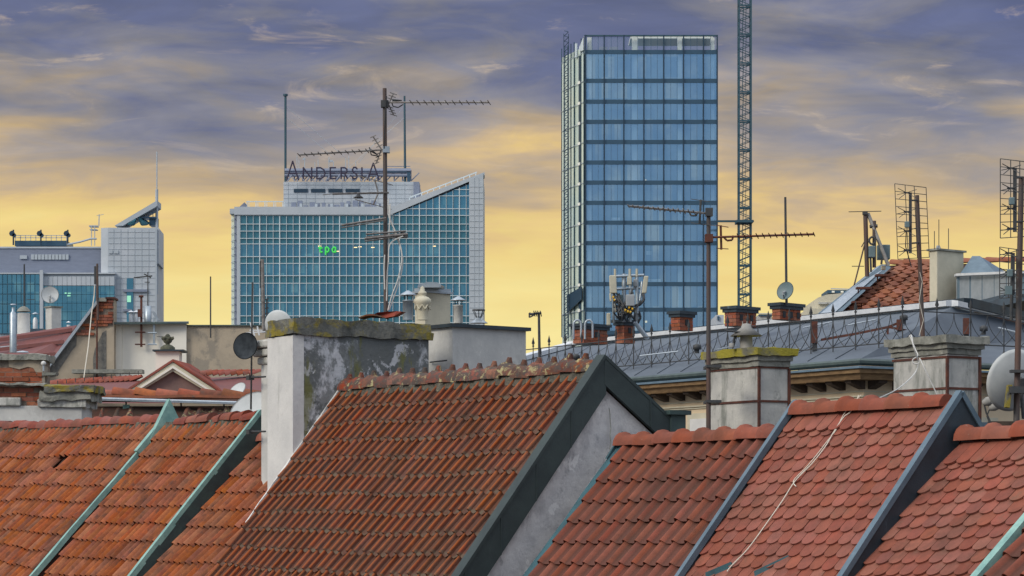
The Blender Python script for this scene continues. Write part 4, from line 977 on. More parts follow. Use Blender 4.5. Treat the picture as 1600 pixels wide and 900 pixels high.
part('support_pole', MB().tube(P(1580, 500, 27), P(1582, 400, 27), .018, 6), MT['iron'], m4)
part('amplifier', MB().box(P(1571, 460, 26.8), Vector((.07, 0, 0)), Vector((0, .05, 0)), UP*.09), MT['dish_grey'], m4)
# satellite dishes
def dish(name_, lab, c, R, face, m_, arm=True, rib=None, squash=1.0, foot=None, armlen=.9, group=None, mount=True):
    face = Vector(face).normalized(); t = thing(name_, lab, 'satellite dish', c, group)
    m = MB(); D = R*.22; n = 28
    prof = [(R*f, D*(f*f)) for f in (0.02, .25, .5, .75, .93, 1.0)]
    back = [(R*1.0, D), (R*1.02, D-.012), (R*.9, D*.81-.02), (R*.5, D*.25-.02), (R*.1, -.02)]
    m.lathe(c, prof+back, n, face); part('reflector', m, MT[m_], t)
    if arm:
        low = (UP*-1-face*(-1*face.dot(UP))*1.0).normalized()
        e = c+low*R*.96+face*D; f = c+face*R*armlen+low*R*.35
        part('arm', MB().tube(e-face*.02, f, .014, 5), MT['iron'], t)
        part('feed_horn', MB().tube(f, f+(c-f).normalized()*.09, .028, 8).tube(f+UP*.02, f-UP*.05, .02, 6), MT['box_grey'], t)
    elif mount:
        b = c-face*.03
        part('mount', MB().box(b-Vector((R*.12, 0, R*.35)), Vector((R*.24, 0, 0)), -face*.08, UP*R*.5).tube(b-face*.06-UP*R*.3, b-face*.10-UP*R*1.1, .02, 6), MT['iron'], t)
    return t
d = dish('satellite_dish', 'big pale grey dish seen from behind, on the mast with two grid aerials', P(1588, 596, 27.2), px(49, 27.2), (-.42, .86, .25), 'dish_white', arm=False)
part('bracket', MB().prism([P(1576, 601, 26.9), P(1582, 601, 26.9), P(1578, 637, 26.9), P(1572, 636, 26.9)], Vector((.0, .12, 0))), MT['cap_moss'], d, 'green-stained mounting bracket')
part('bracket', MB().box(P(1578, 614, 26.85), Vector((.16, 0, 0)), Vector((0, .1, 0)), UP*.07), MT['iron'], d)
part('bracket', MB().box(P(1580, 582, 26.9), Vector((.16, 0, 0)), Vector((0, .1, 0)), UP*.03), MT['iron'], d)
dish('satellite_dish', 'round dark grey dish on the last brick chimney, seen before the yellow sky', P(1228, 455, 57), px(14.5, 57), (-.55, -.75, .25), 'dish_grey', arm=True, armlen=.5)
wp = mast('rod_antenna', 'tall thin whip rising behind the round dark grey dish', 1229, 476, 1227, 308, 57.2, .030, 'iron')
dish('satellite_dish', 'large pale grey dish tilted at the foot of the white chimney, behind the copper verge', P(398, 650, 37.0), px(40, 37.3), (-.30, -.80, .52), 'dish_white', arm=False, mount=False)
dish('satellite_dish', 'black dish mounted on the shoulder of the white chimney', P(385, 541, 33.6), px(21, 33.6), (-.35, -.85, .1), 'dish_dark', arm=False, mount=False)
dish('satellite_dish', 'off-white dish peeping over the stained chimney coping', P(434, 508, 35.5), px(23, 35.5), (.3, .92, .2), 'dish_white', arm=False, mount=False)
# street-lamp-like floodlight by the big dish
lm = thing('floodlight', 'small pair of grey floodlights on bent arms, just before the big pale dish', 'lamp', P(1541, 640, 28))
for du, dv in ((0, 0), (10, 8)):
    part('lamp_head', MB().lathe(P(1536+du, 630+dv, 28), [(.0, -.01), (.03, .0), (.05, .05), (.045, .11), (.015, .14), (.0, .145)], 10, Vector((.9, 0, .35))), MT['cowl'], lm)
part('arm', MB().poly([P(1538, 632, 28), P(1541, 645, 28), P(1546, 656, 28), P(1549, 668, 28)], .010).poly([P(1546, 640, 28), P(1542, 650, 28), P(1549, 668, 28)], .008), MT['iron'], lm)
solo('steel_beam', MB().box(P(1548, 666, 28), Vector((.30, 0, 0)), Vector((0, .2, 0)), UP*.055), MT['bracket'], 'dark steel beam under the big pale dish', 'beam', P(1548, 666, 28))
# grey roof things: mobile antenna cluster
Yk = 61.3
ce = thing('mobile_antenna', 'cluster of cream mobile-phone antennas and cables on a brick chimney before the blue tower', 'antenna', P(978, 503, Yk))
def vbox(u0, v0, u1, v1, dY=0, lean=0, d=.16):
    return MB().prism([P(u0, v1, Yk+dY), P(u1, v1, Yk+dY), P(u1+lean, v0, Yk+dY), P(u0+lean, v0, Yk+dY)], Vector((0, d, 0)))
for a in ((953, 430, 964, 458, -.3, -1), (980, 432, 987, 445, -.2, 0), (1003, 431, 1010, 458, -.3, 3.5), (953, 458, 956, 471, -.35, -1), (960, 474, 963, 488, -.3, -2), (948, 489, 954, 508, 0, 0)):
    part('antenna_panel', vbox(*a), MT['panel_cream'], ce, bev=.02)
part('equipment_box', vbox(978, 460, 992, 478, -.4, 0, .2), MT['box_grey'], ce, bev=.02)
part('equipment_box', vbox(966, 460, 974, 476, 0, 0, .2), MT['dish_grey'], ce, bev=.02)
part('equipment_box', vbox(992, 488, 998, 502, 0, 0, .15), MT['box_grey'], ce, bev=.02)
part('equipment_box', vbox(990, 436, 996, 448, 0, 0, .15), MT['box_grey'], ce, bev=.02)
for u in (961, 984, 995): part('whip', MB().tube(P(u, 432, Yk), P(u, 420, Yk), .03, 6), MT['panel_cream'], ce)
m = MB()
for (a, b, r_) in (((975, 503), (975, 428), .05), ((985, 503), (985, 432), .04), ((996, 490), (995, 430), .04), ((960, 432), (1006, 430), .035), ((958, 452), (1000, 450), .035), ((962, 495), (1000, 493), .05), ((958, 432), (959, 505), .03), ((992, 503), (1012, 530), .06), ((1000, 470), (1003, 440), .03)):
    m.tube(P(*a, Yk), P(*b, Yk+.1), r_, 6)
part('frame', m, MT['steel'], ce)
m = MB()
rr = random.Random(12)
for i in range(26):
    a = (rr.uniform(958, 1002), rr.uniform(450, 480)); b = (rr.uniform(964, 994), rr.uniform(484, 502)); mm = ((a[0]+b[0])/2+rr.uniform(-9, 9), (a[1]+b[1])/2+rr.uniform(-2, 9))
    m.poly([P(*a, Yk-.2), P(*mm, Yk-.3), P(*b, Yk-.1)], .022, 5)
m.poly([P(1005, 458, Yk), P(1006, 468, Yk-.1), P(1000, 476, Yk-.1), P(990, 478, Yk)], .035, 5).poly([P(998, 486, Yk), P(1001, 496, Yk), P(996, 506, Yk), P(992, 505, Yk)], .03, 5)
part('cable', m, MT['iron'], ce, kind='stuff')
m = MB()
for (u, v) in ((958, 464), (960, 468), (983, 480), (988, 482), (977, 484), (985, 487), (981, 486)): m.tube(P(u-1.4, v, Yk-.35), P(u+1.2, v+1, Yk-.35), .030, 5)
part('connector', m, MT['yellow'], ce, 'yellow cable plugs')
# little distant aerial left of the grey roof
ma = mast('antenna_mast', 'small aerial standing alone against the yellow sky, left of the blue tower', 843, 560, 842, 489, 62, .035, 'iron')
part('boom', MB().tube(P(828, 491, 62), P(846, 489, 62), .03, 5).poly([P(827, 489, 62), P(827, 496, 62), P(835, 492, 62), P(827, 489, 62)], .025, 4), MT['iron'], ma)
m = MB()
for u in (834, 837, 840, 844): m.tube(P(u, 486, 61.8), P(u+2, 494, 62.2), .015, 4)
part('rods', m, MT['iron'], ma)
# ================================================================ red-tiled house behind the grey roof
rt = thing('red_roof_house', 'steep orange-red roof rising behind the grey roof, edged with broad pale sheet metal', 'house', (15, 74, 0))
Yr = 72.0
A_ = P(1384, 415, Yr); Bq = P(1285, 500, Yr-4); Cq = P(1560, 500, Yr-6); Dq = P(1520, 412, Yr-2)
# roof plane through ridge A_-Dq and eave Bq-Cq
part('roof', MB().hexa([Bq-UP*.3, Cq-UP*.3, Dq-UP*.3+ND*.2, A_-UP*.3+ND*.2], [Bq, Cq, Dq, A_]), MT['deck'], rt)
rto = [c for c in rt.children if c.name.startswith('roof')][0]
rr_ = (Dq-A_).normalized(); dd = (Bq-A_); dl = dd.length; sdir = dd.normalized()
far_proto = Proto(.42, .36, corrugated(.42, .42, [(0, 0)]+roll(.21, .20, .07, 4)+[(.42, 0)], .03, .05), MT['red_tile_far'])
Z_ = rr_.cross(-sdir).normalized(); items = []
for j in range(int(dl/.36)):
    for i in range(-1, 12):
        c = A_+rr_*(i*.42+.05)+sdir*((j+1)*.36)+Z_*.03; u, v = proj(c)
        # keep to the right of the metal verge and left of the cream chimney
        xv = 1392-(v-420)*1.10
        if xv < u < 1465: items.append((v, frameM(rr_, -sdir, Z_, c)))
print('far tiles', len(items))
pieces('tile', [q for _, q in items], far_proto, rto)
rpf = ridge_proto(.45, .14, .10, MT['red_tile_far'])
pieces('ridge_tile', [frameM(rr_, rr_.cross(UP)*-1, UP, A_+rr_*(i*.45+.2)+UP*.03) for i in range(10)], rpf, rto)
part('verge_metal', MB().prism([P(1279, 492, 66.5), P(1378, 413, 70.5), P(1388, 413, 70.6), P(1392, 418, 70.6), P(1310, 492, 66.6)], Vector((-.05, .6, .0))), MT['lead'], rt, 'broad pale blue-grey sheet metal verge')
part('verge_face', MB().prism([P(1279, 492, 66.4), P(1372, 416, 70.4), P(1382, 413, 70.5), P(1384, 417, 70.5), P(1300, 492, 66.5)], Vector((0, .05, 0))), MT['zinc'], rt)
part('wall', MB().box(Vector((Bq.x, Bq.y+.5, 0)), Vector((Cq.x-Bq.x, 0, 0)), Vector((0, 5, 0)), UP*(Bq.z-.5)), MT['wall_cream'], rt)
for (u, v) in ((1377, 430), (1347, 450), (1340, 472)):
    m = MB().box(P(u-8, v+1, 67.3), Vector((.40, 0, 0)), Vector((0, .3, 0)), UP*.05)
    for k_ in (0, 1): m.tube(P(u-6+k_*12, v+8, 67.5), P(u-6+k_*12, v+1, 67.4), .02, 4)
    part('roof_step', m, MT['rust'], rt)
cf = thing('plaster_chimney', 'tall plain cream chimney between the orange-red roof and the metal dormer', 'chimney', P(1475, 480, 65))
cbf = cornerbox(1452, 1464, 1506, 65, 52)
part('shaft', cbox(MB(), cbf, zat(505, 65), zat(391, 65)), MT['cream_stone'], cf, bev=.02); part('coping', cbox(MB(), cbf, zat(391, 65), zat(388, 65), .05), MT['cap_grey'], cf)
for u, vt in ((1460, 361), (1467, 343), (1482, 357)): part('whip', MB().tube(P(u, 389, 65), P(u, vt, 65), .012, 4), MT['iron'], cf)
part('cable', MB().poly([P(1464, 389, 65), P(1466, 384, 65), P(1468, 389, 65)], .04, 5), MT['box_grey'], cf)
dm = thing('metal_dormer', 'pale zinc-clad dormer with a pyramid cap beside the cream chimney', 'dormer', P(1550, 480, 64))
part('front', MB().hexa([P(1494, 480, 65), P(1590, 458, 62.5), P(1640, 470, 62.5), P(1520, 492, 65.0)][:4], [P(1494, 430, 65), P(1590, 428, 62.5), P(1640, 428, 64.0), P(1560, 424, 67)]), MT['zinc'], dm)
for i in range(8):
    u = 1496+i*19; Yd = 64.9-2.45*(i/5.0 if i < 5 else 1)
    part('sheet', MB().box(P(u, 478-i*3.6, Yd), Vector((px(17.5, Yd), -.28, 0)), Vector((0, .05, 0)), UP*px(47-i*3.2, Yd)), MT['lead'], dm)
part('pyramid_cap', MB().add([P(1500, 428, 64.8), P(1556, 426, 64.2), P(1570, 424, 66.5), P(1512, 425, 67), P(1519, 400, 65.6), P(1531, 400, 65.5)], [(0, 1, 5, 4), (1, 2, 5), (3, 0, 4), (2, 3, 4, 5), (3, 2, 1, 0)]), MT['lead'], dm)
part('eave', MB().box(P(1494, 431, 64.7), P(1592, 427, 62.2)-P(1494, 431, 64.7), Vector((0, .3, 0)), UP*.06).box(P(1590, 427, 62.3), Vector((1.2, 0, .02)), Vector((0, .3, 0)), UP*.06), MT['zinc_bright'], dm)
part('apron', MB().hexa([P(1486, 496, 64), P(1600, 470, 62), P(1640, 486, 62), P(1560, 505, 64)], [P(1494, 478, 65), P(1585, 456, 62.5), P(1640, 462, 62.6), P(1600, 462, 66)]), MT['lead_dark'], dm)
solo('red_roof_house', MB().prism([P(1552, 500, 63.5), P(1590, 470, 63.5), P(1660, 462, 63.5), P(1660, 520, 63.5)], Vector((0, 3, 0))), MT['orange_tile'], 'corner of orange tiled roof beneath the zinc dormer', 'house', P(1600, 500, 65))
# antenna tripod on that house
tp = thing('antenna_tripod', 'pair of propped antenna poles with grey equipment boxes at the peak of the orange-red roof', 'antenna mast', P(1358, 430, 69))
for a, b, r_ in (((1355, 432), (1352, 332), .06), ((1366, 418), (1366, 345), .05), ((1388, 415), (1356, 333), .05), ((1354, 370), (1334, 448), .02), ((1352, 375), (1346, 386), .015)):
    part('pole', MB().tube(P(*a, 69), P(*b, 69), r_, 6), MT['cowl'] if r_ == .05 and a[0] == 1388 else MT['pole'], tp)
part('equipment_box', MB().box(P(1372, 405, 69.2), Vector((px(19, 69), 0, 0)), Vector((0, .3, 0)), UP*px(23, 69)), MT['dish_grey'], tp, bev=.02)
part('equipment_box', MB().box(P(1358, 402, 68.8), Vector((px(10, 69), 0, 0)), Vector((0, .3, 0)), UP*px(18, 69)), MT['dish_grey'], tp, bev=.02)
part('top_rod', MB().tube(P(1326, 331, 69), P(1377, 330, 69), .014, 4).box(P(1349, 335, 68.9), Vector((.12, 0, 0)), Vector((0, .2, 0)), UP*.09), MT['iron'], tp)
m = MB().poly([P(1358+5*math.cos(a)+5, 376+6*math.sin(a), 68.9) for a in (math.pi*k_/5 for k_ in range(11))], .03, 5).tube(P(1359, 354, 69), P(1371, 353, 69), .05, 5).tube(P(1360, 400, 68.9), P(1361, 425, 68.9), .03, 5).tube(P(1378, 405, 68.9), P(1377, 413, 68.9), .03, 5)
part('cable', m, MT['iron'], tp); part('side_rod', MB().tube(P(1331, 416, 69), P(1350, 416, 69), .014, 4), MT['iron'], tp)
solo('junction_box', MB().box(P(1378, 421, 69.5), Vector((px(6, 69), 0, 0)), Vector((0, .2, 0)), UP*px(6, 69)), MT['panel_cream'], 'small cream box on the peak of the orange-red roof', 'box', P(1381, 421, 69.5))
# ================================================================ rooftops beyond the ridge on the far side (photo's left half)
# ---- broken brick chimney in front
def fb(u0, v0, u1, v1, Y, d): return MB().fbox(u0, v0, u1, v1, Y, d)
Yb = 45.5
bc = thing('brick_chimney', 'wide crumbling brick and plaster chimney with heavy stepped concrete coping above the orange pantiles', 'chimney', P(60, 700, Yb))
part('shaft', fb(-60, 634, 128, 720, Yb, 1.1), MT['render_grey'], bc, bev=.01)
rough(part('moulding', fb(59, 625, 133, 636, Yb-.06, 1.2), MT['chim_light'], bc), .025, 4)
part('moulding', fb(-60, 621, 32, 634, Yb-.06, 1.0), MT['chim_light'], bc, bev=.02)
rough(part('moulding', fb(62, 612, 141, 625.5, Yb-.10, 1.2), MT['cap_grey'], bc), .03, 4)
rough(part('coping', fb(67, 601, 146, 612, Yb-.16, 1.3), MT['cap_moss'], bc), .03, 4)
rough(part('coping', fb(-60, 599.5, 68, 603, Yb-.12, 1.2), MT['cap_grey'], bc), .03, 4)
part('core', fb(-60, 603, 70, 634, Yb+.06, .9), MT['brick_mortar'], bc)
bp_ = MB().box(Vector((.006, 0, .005)), Vector((.25, 0, 0)), Vector((0, .12, 0)), Vector((0, 0, .066)))
bpr = type('bp', (), {})(); bpr.mb = bp_; bpr.mat = MT['brick']; bpr.mesh = bp_.mesh('brick', MT['brick'])
rb = random.Random(3)
def brick_field(parent, u0, v0, u1, v1, Y, bw=.27, bh=.08, skip=.1, keep=None, sc=1):
    items = []; z = zat(v1, Y); j = 0
    while z < zat(v0, Y)-.02:
        x = (u0-800)*Y/F-(j % 2)*bw/2
        while x < (u1-800)*Y/F-.03:
            a = max(x, (u0-800)*Y/F); b = min(x+bw, (u1-800)*Y/F)
            c = Vector((a, Y-rb.uniform(.0, .035), z)); u, v = proj(c)
            if b-a > .06 and rb.random() > skip and (keep is None or keep(u, v)):
                items.append(frameM(Vector(((b-a)/.262, 0, 0)), Vector((0, 1, 0)), Vector((0, 0, bh/.078)), c))
            x += bw
        z += bh; j += 1
    pieces('brick', items[:300], bpr, parent)
brick_field(bc, -30, 603, 70, 634, Yb+.06, skip=.12)
Yb2 = 47.5
b2 = thing('brick_chimney', 'exposed orange brick chimney with flaking plaster, just behind the stepped coping', 'chimney', P(30, 610, Yb2))
part('shaft', fb(-60, 562, 66, 612, Yb2, .8), MT['brick_mortar'], b2)
rough(part('coping', fb(-60, 553, 71, 562, Yb2-.10, 1.0), MT['cap_grey'], b2), .03, 4)
brick_field(b2, -30, 574, 66, 611, Yb2, bw=.30, bh=.088, skip=.02)
part('plaster_patch', MB().prism([P(13, 563, Yb2-.02), P(68, 563, Yb2-.02), P(67, 582, Yb2-.02), P(56, 582, Yb2-.02), P(52, 575, Yb2-.02), P(44, 573, Yb2-.02), P(30, 577, Yb2-.02), P(14, 573, Yb2-.02)], Vector((0, .06, 0))), MT['tan_plaster'], b2)
part('plaster_patch', MB().prism([P(60, 582, Yb2-.03), P(88, 582, Yb2-.03), P(86, 586, Yb2-.03), P(64, 587, Yb2-.03), P(56, 584, Yb2-.03)], Vector((0, .3, 0))), MT['cap_grey'], b2)
part('end_mortar', fb(62, 572, 70, 610, Yb2-.005, .3), MT['tan_plaster'], b2)
cap_l = thing('roof_lamp', 'small white ball-shaped lamp at the end of the exposed brick chimney', 'lamp', P(69, 573, 47.3))
part('globe', MB().lathe(P(68, 568, 47.3), [(.0, -.045), (.035, -.03), (.05, 0), (.035, .035), (0, .05)], 10), MT['white_plaster'], cap_l)
part('stem', MB().tube(P(68, 580, 47.3), P(68, 571, 47.3), .02, 6), MT['zinc'], cap_l)
# ---- hollow between ridges: upper ridge, gutter, shaded wall, lower tiles
hr = thing('sunken_roof', 'long low roof with brick-red ridge tiles above a pale gutter, behind the pantiled ridge', 'house', P(270, 700, 47))
Yh = 48.0
part('wall', fb(130, 630, 415, 720, Yh+.3, 3), MT['tan_plaster'], hr)
def ridgeline(u0, v0, u1, v1, Y0, Y1): return P(u0, v0, Y0), P(u1, v1, Y1)
a, b = ridgeline(143, 615, 408, 617, Yh, Yh-.4)
rtop = part('roof', MB().hexa([P(143, 628, Yh-.4), P(408, 630, Yh-.8), P(408, 617, Yh), P(143, 615, Yh)], [P(143, 625, Yh-.45), P(408, 627, Yh-.85), P(408, 613, Yh), P(143, 611, Yh)]), MT['deck'], hr)
rph = ridge_proto(.42, .13, .11, MT['orange_tile']); rx = (b-a).normalized()
pieces('ridge_tile', [frameM(rx, UP.cross(rx), UP, a+rx*(i*.42)+UP*(-.02+rb.uniform(-.02, .02))) @ Matrix.Rotation(.10+rb.uniform(-.05,.05), 4, 'Y') for i in range(8)], rph, rtop)
part('tile_row', MB().poly([P(u, 621+.8*math.sin(u), Yh-.35-.25*(u-143)/265) for u in range(144, 408, 6)], .05, 5), MT['orange_tile'], rtop)
part('gutter', MB().tube(P(140, 622, Yh-.5), P(380, 629, Yh-.9), .022, 8).box(P(140, 625, Yh-.6), P(380, 632, Yh-1.0)-P(140, 625, Yh-.6), Vector((0, .2, 0)), UP*.012), MT['zinc'], hr, 'pale metal gutter')
for u in (197, 283, 350): part('gutter_bracket', MB().tube(P(u, 625, Yh-.6), P(u, 645, Yh-.1), .016, 5), MT['iron'], hr)
for u in (198,): part('gutter_bracket', MB().box(P(u-6, 640, Yh-.5), Vector((.12, 0, 0)), Vector((0, .1, 0)), UP*.09), MT['copper_light'], hr)
low = Proto(.26, .36, corrugated(.26, .42, [(0, 0)]+roll(.13, .12, .06, 4)+[(.26, 0)], .03, .05), MT['ridgeD'])
Z2 = Vector((.1, -.75, .65)).normalized(); X2 = Vector((.98, -.15, 0)).normalized(); Y2 = Z2.cross(X2).normalized(); items = []
for j in range(2):
    for i in range(15):
        c = P(128, 672, 47.3)+X2*(i*.26+rb.uniform(-.02, .02))-Y2*(j*.30-.1)+Z2*.02
        if not (205 < proj(c)[0] < 262 and j == 0): items.append(frameM(X2, Y2, Z2, c) @ Matrix.Rotation(rb.uniform(-.07, .07), 4, 'Z'))
pieces('tile', items, low, hr)
part('lower_slope', MB().box(P(120, 690, 47.0), Vector((3.9, -.3, 0)), Y2*.9, -Z2*.08), MT['deck'], hr)
# ---- pinkish roof with a pediment
Yp = 57.0
pd = thing('pediment_house', 'dusty pink roof with a cream triangular pediment and spiky ridge tiles', 'house', P(270, 700, Yp))
pk1, pk2, pk3 = P(80, 604, Yp+1.5), P(232, 590, Yp), P(400, 588, Yp+.3)
prf = part('roof', MB().hexa([P(75, 640, Yp-1.6), P(410, 640, Yp-2.2), P(408, 591, Yp+.3), P(80, 603, Yp+1.5)], [P(75, 636, Yp-1.7), P(410, 636, Yp-2.3), P(408, 587, Yp+.2), P(80, 600, Yp+1.4)]), MT['roofpink'], pd)
rpp = ridge_proto(.24, .12, .06, MT['ridgeA'], knob=False)
def rline(p, q, n, proto_, par, fl=1):
    rx = (q-p).normalized(); L = (q-p).length/n; items = []
    for i in range(n): items.append(frameM(rx, UP.cross(rx), UP, p+rx*(i*L)+UP*.02) @ Matrix.Rotation(-.35*fl, 4, 'Y'))
    pieces('ridge_tile', items, proto_, par)
rline(P(80, 604, Yp+1.5), P(214, 597, Yp+.9), 17, rpp, prf); rline(P(314, 589, Yp), P(400, 588, Yp+.2), 9, rpp, prf)
m = MB()
for u in range(90, 228, 14): m.tube(P(u, 602-.12*(u-80), Yp+1), P(u, 596-.12*(u-80), Yp+1), .012, 4)
part('ridge_hook', m, MT['iron'], prf)
# cream rendered strip roof edge behind it
ped = part('pediment', MB().prism([P(192, 617, Yp-1.0), P(348, 617, Yp-1.0), P(270, 565, Yp-1.0)], Vector((.15, 1.8, 0))), MT['pink_render'], pd, 'triangular gable with cream mouldings')
for (du, w_, dy, mm) in ((0, 14, -.12, 'cream_stone'), (6, 4, -.17, 'cream_plaster')):
    for sx in (-1, 1):
        x0, v0_ = 270, 566+du*.9; x1 = 270+sx*(77-du*1.3); v1_ = 616
        part('moulding', MB().prism([P(x0, v0_, Yp-1+dy), P(x1, v1_, Yp-1+dy), P(x1-sx*w_*1.25, v1_, Yp-1+dy), P(x0, v0_+w_, Yp-1+dy)], Vector((0, .2, 0))), MT[mm], ped)
for sx in (-1, 1):
    part('pediment_tiles', MB().prism([P(270, 561, Yp-1.15), P(270+sx*81, 614, Yp-1.15), P(270+sx*77, 615, Yp-1.15), P(270, 565, Yp-1.15)], Vector((.15, 1.9, 0))), MT['ridgeA'], ped)
pedl = thing('pedestal', 'cream pedestal with flat slab cap rising behind the pediment', 'pedestal', P(262, 580, Yp+.4))
part('shaft', fb(243, 547, 280, 590, Yp+.3, .5), MT['cream_plaster'], pedl); part('slab', fb(238, 546, 287, 548.5, Yp+.2, .75), MT['lead_dark'], pedl)
part('dome', MB().lathe(P(262, 546.5, Yp+.5), [(.17, 0), (.165, .05), (.10, .10), (.06, .115)], 14), MT['stone_dark'], pedl)
fin = thing('stone_finial', 'dark mossy carved finial on the cream pedestal, before the white block', 'finial', P(262, 540, Yp+.5))
part('bud', MB().lathe(P(262, 539.5, Yp+.5), [(.05, 0), (.045, .03), (.09, .07), (.11, .12), (.07, .16), (.05, .19), (.06, .21), (.03, .25), (.0, .26)], 10), MT['stone_dark'], fin, bev=0)
for k_ in range(6):
    a_ = k_*math.pi/3; c = P(262, 539.5, Yp+.5)+UP*.14+Vector((math.cos(a_), math.sin(a_), 0))*.10
    part('leaf', MB().lathe(c, [(.0, -.04), (.035, -.01), (.04, .03), (.0, .07)], 6, Vector((math.cos(a_)*.5, math.sin(a_)*.5, 1))), MT['stone_dark'], fin)
part('iron_rod', MB().tube(P(245, 526, Yp+.5), P(257, 526.5, Yp+.5), .010, 4), MT['iron'], fin)
dish('satellite_dish', 'pale dish half hidden in the roof hollow right of the pediment', P(372, 612, 54.5), px(16, 54.5), (-.5, -.6, .6), 'dish_white', arm=False)
# ---- gable fire wall with coping, white block, tan wall
Yg = 62.0
fw = thing('gable_house', 'dark pink metal roof with a patchy brick and plaster fire wall edged in metal', 'house', P(100, 700, Yg))
fwall = part('wall', MB().prism([P(58, 600, Yg), P(70, 583, Yg), P(152, 470, Yg), P(178, 466, Yg), P(178, 600, Yg)], Vector((0, .45, 0))), MT['tan_plaster'], fw, 'patchy plastered fire wall')
part('bare_patch', MB().prism([P(72, 582, Yg-.012), P(116, 523, Yg-.012), P(120, 524, Yg-.012), P(119, 540, Yg-.012), P(112, 548, Yg-.012), P(104, 560, Yg-.012), P(96, 572, Yg-.012), P(86, 588, Yg-.012), P(72, 590, Yg-.012)], Vector((0, .05, 0))), MT['bare_render'], fwall)
part('bare_patch', MB().prism([P(145, 560, Yg-.010), P(148, 546, Yg-.010), P(153, 535, Yg-.010), P(160, 520, Yg-.010), P(166, 516, Yg-.010), P(166, 590, Yg-.010), P(146, 590, Yg-.010)], Vector((0, .05, 0))), MT['bare_render'], fwall)
brk = part('brick_patch', MB().prism([P(117, 526, Yg-.008), P(152, 473, Yg-.008), P(177, 468, Yg-.008), P(177, 510, Yg-.008), P(150, 508, Yg-.008), P(140, 514, Yg-.008), P(128, 520, Yg-.008)], Vector((0, .05, 0))), MT['brick_mortar'], fwall)
def keepb(u, v): return v > 470+(152-u)*1.5 and v < 512+(14 if u < 140 else 0)
brick_field(fw, 119, 468, 177, 524, Yg-.03, bw=.22, bh=.072, skip=.18, keep=keepb)
part('coping', MB().prism([P(67, 580, Yg-.15), P(150, 470, Yg-.15), P(155, 470, Yg-.15), P(73, 580, Yg-.15)], Vector((0, .7, 0))), MT['zinc'], fw, 'pale sloping metal coping')
part('cap_stone', fb(151, 465, 166, 471, Yg-.1, .6), MT['cap_grey'], fw); part('cap_stone', fb(165, 464, 179, 467, Yg-.1, .6), MT['rust'], fw)
part('ledge', fb(112, 577, 222, 583, Yg-.5, .4), MT['cap_grey'], fw)
part('conduit', MB().tube(P(151.5, 590, Yg-.12), P(151.5, 413, Yg-.12), .022, 6), MT['rust'], fw); 
rp3 = [P(-60, 535, Yg+4), P(120, 508, Yg+1.5), P(60, 595, Yg-.6), P(-60, 600, Yg-1.5)]
mr = part('roof', MB().hexa([p-UP*.15 for p in rp3], rp3), MT['roofpink'], fw, 'dark pink metal tile roof')
m = MB()
for f in (.12, .34, .56, .78): 
    a = rp3[0].lerp(rp3[3], f); b = rp3[1].lerp(rp3[2], f); m.box(a+UP*.0, (b-a), Vector((0, -.06, 0)), UP*.085)
part('batten', m, MT['roofpink'], mr)
part('snow_guard', MB().box(P(0, 543, Yg+2.3), P(60, 538, Yg+1.8)-P(0, 543, Yg+2.3), Vector((0, .05, 0)), UP*.03), MT['zinc'], mr)
part('roof_dome', MB().lathe(P(35, 551, Yg-1), [(.16, 0), (.13, .03), (0, .05)], 12), MT['zinc'], mr)
wb = thing('stair_block', 'smooth white rendered block with a dark flat coping behind the mossy finial', 'building', P(230, 700, Yg))
cbw = cornerbox(166, 189, 292, 62.5, 50)
part('wall', fb(166, 506, 190, 600, Yg+.28, 2).fbox(189.5, 506, 291, 600, Yg+.35, 2), MT['cream_plaster'], wb)
part('coping', MB().hexa([P(163, 507, Yg+.0), P(295, 506, Yg+.2), P(295, 505, Yg+2.5), P(163, 506, Yg+2.5)], [P(163, 503.5, Yg+.0), P(295, 503.5, Yg+.2), P(295, 502, Yg+2.5), P(163, 503, Yg+2.5)]), MT['gutter_dark'], wb)
m = MB().box(P(219, 542, Yg+.2), Vector((.05, 0, 0)), Vector((0, .05, 0)), UP*px(79, Yg)).tube(P(211, 519, Yg+.2), P(227, 519, Yg+.2), .018, 5).tube(P(211, 538, Yg+.2), P(227, 538, Yg+.2), .018, 5)
m.box(P(215, 495, Yg+.1), Vector((.10, 0, 0)), Vector((0, .1, 0)), UP*px(12, Yg)).tube(P(217, 463, Yg+.2), P(224, 463, Yg+.2), .03, 5)
solo('antenna_bracket', m, MT['rust'], 'rusty upright aerial bracket with two cross arms bolted to the white block', 'bracket', P(220, 542, Yg+.2))
m = MB().box(P(239, 538, Yg+.2), Vector((.05, 0, 0)), Vector((0, .05, 0)), UP*px(42, Yg)).tube(P(231, 520, Yg+.2), P(245, 520, Yg+.2), .018, 5).tube(P(231, 538, Yg+.2), P(245, 538, Yg+.2), .018, 5).prism([P(237, 487, Yg+.2), P(240, 486, Yg+.2), P(249, 501, Yg+.2), P(245, 501, Yg+.2)], Vector((0, .1, 0)))
solo('antenna_bracket', m, MT['steel'], 'pale steel aerial bracket with a slanting dark flap on the white block', 'bracket', P(240, 538, Yg+.2))
for i, (u, lab) in enumerate(((205, 'small shiny flue with cone cap on the white block, nearer the brick wall'), (213, 'small shiny flue with cone cap directly behind the rusty aerial bracket'))):
    t = thing('flue', lab, 'flue', P(u, 503, Yg+.8)); part('pipe', MB().lathe(P(u, 503, Yg+.8), [(.055, 0), (.055, .18), (.03, .24)], 10), MT['zinc_bright'], t); part('cap', MB().lathe(P(u, 488, Yg+.8), [(.10, 0), (.0, .05)], 10), MT['zinc_bright'], t)
solo('flue', MB().lathe(P(231, 503, Yg+.8), [(.09, 0), (.09, .39), (.0, .395)], 14), MT['steel'], 'thick shiny steel flue pipe standing on the white block', 'flue', P(231, 503, Yg+.8))
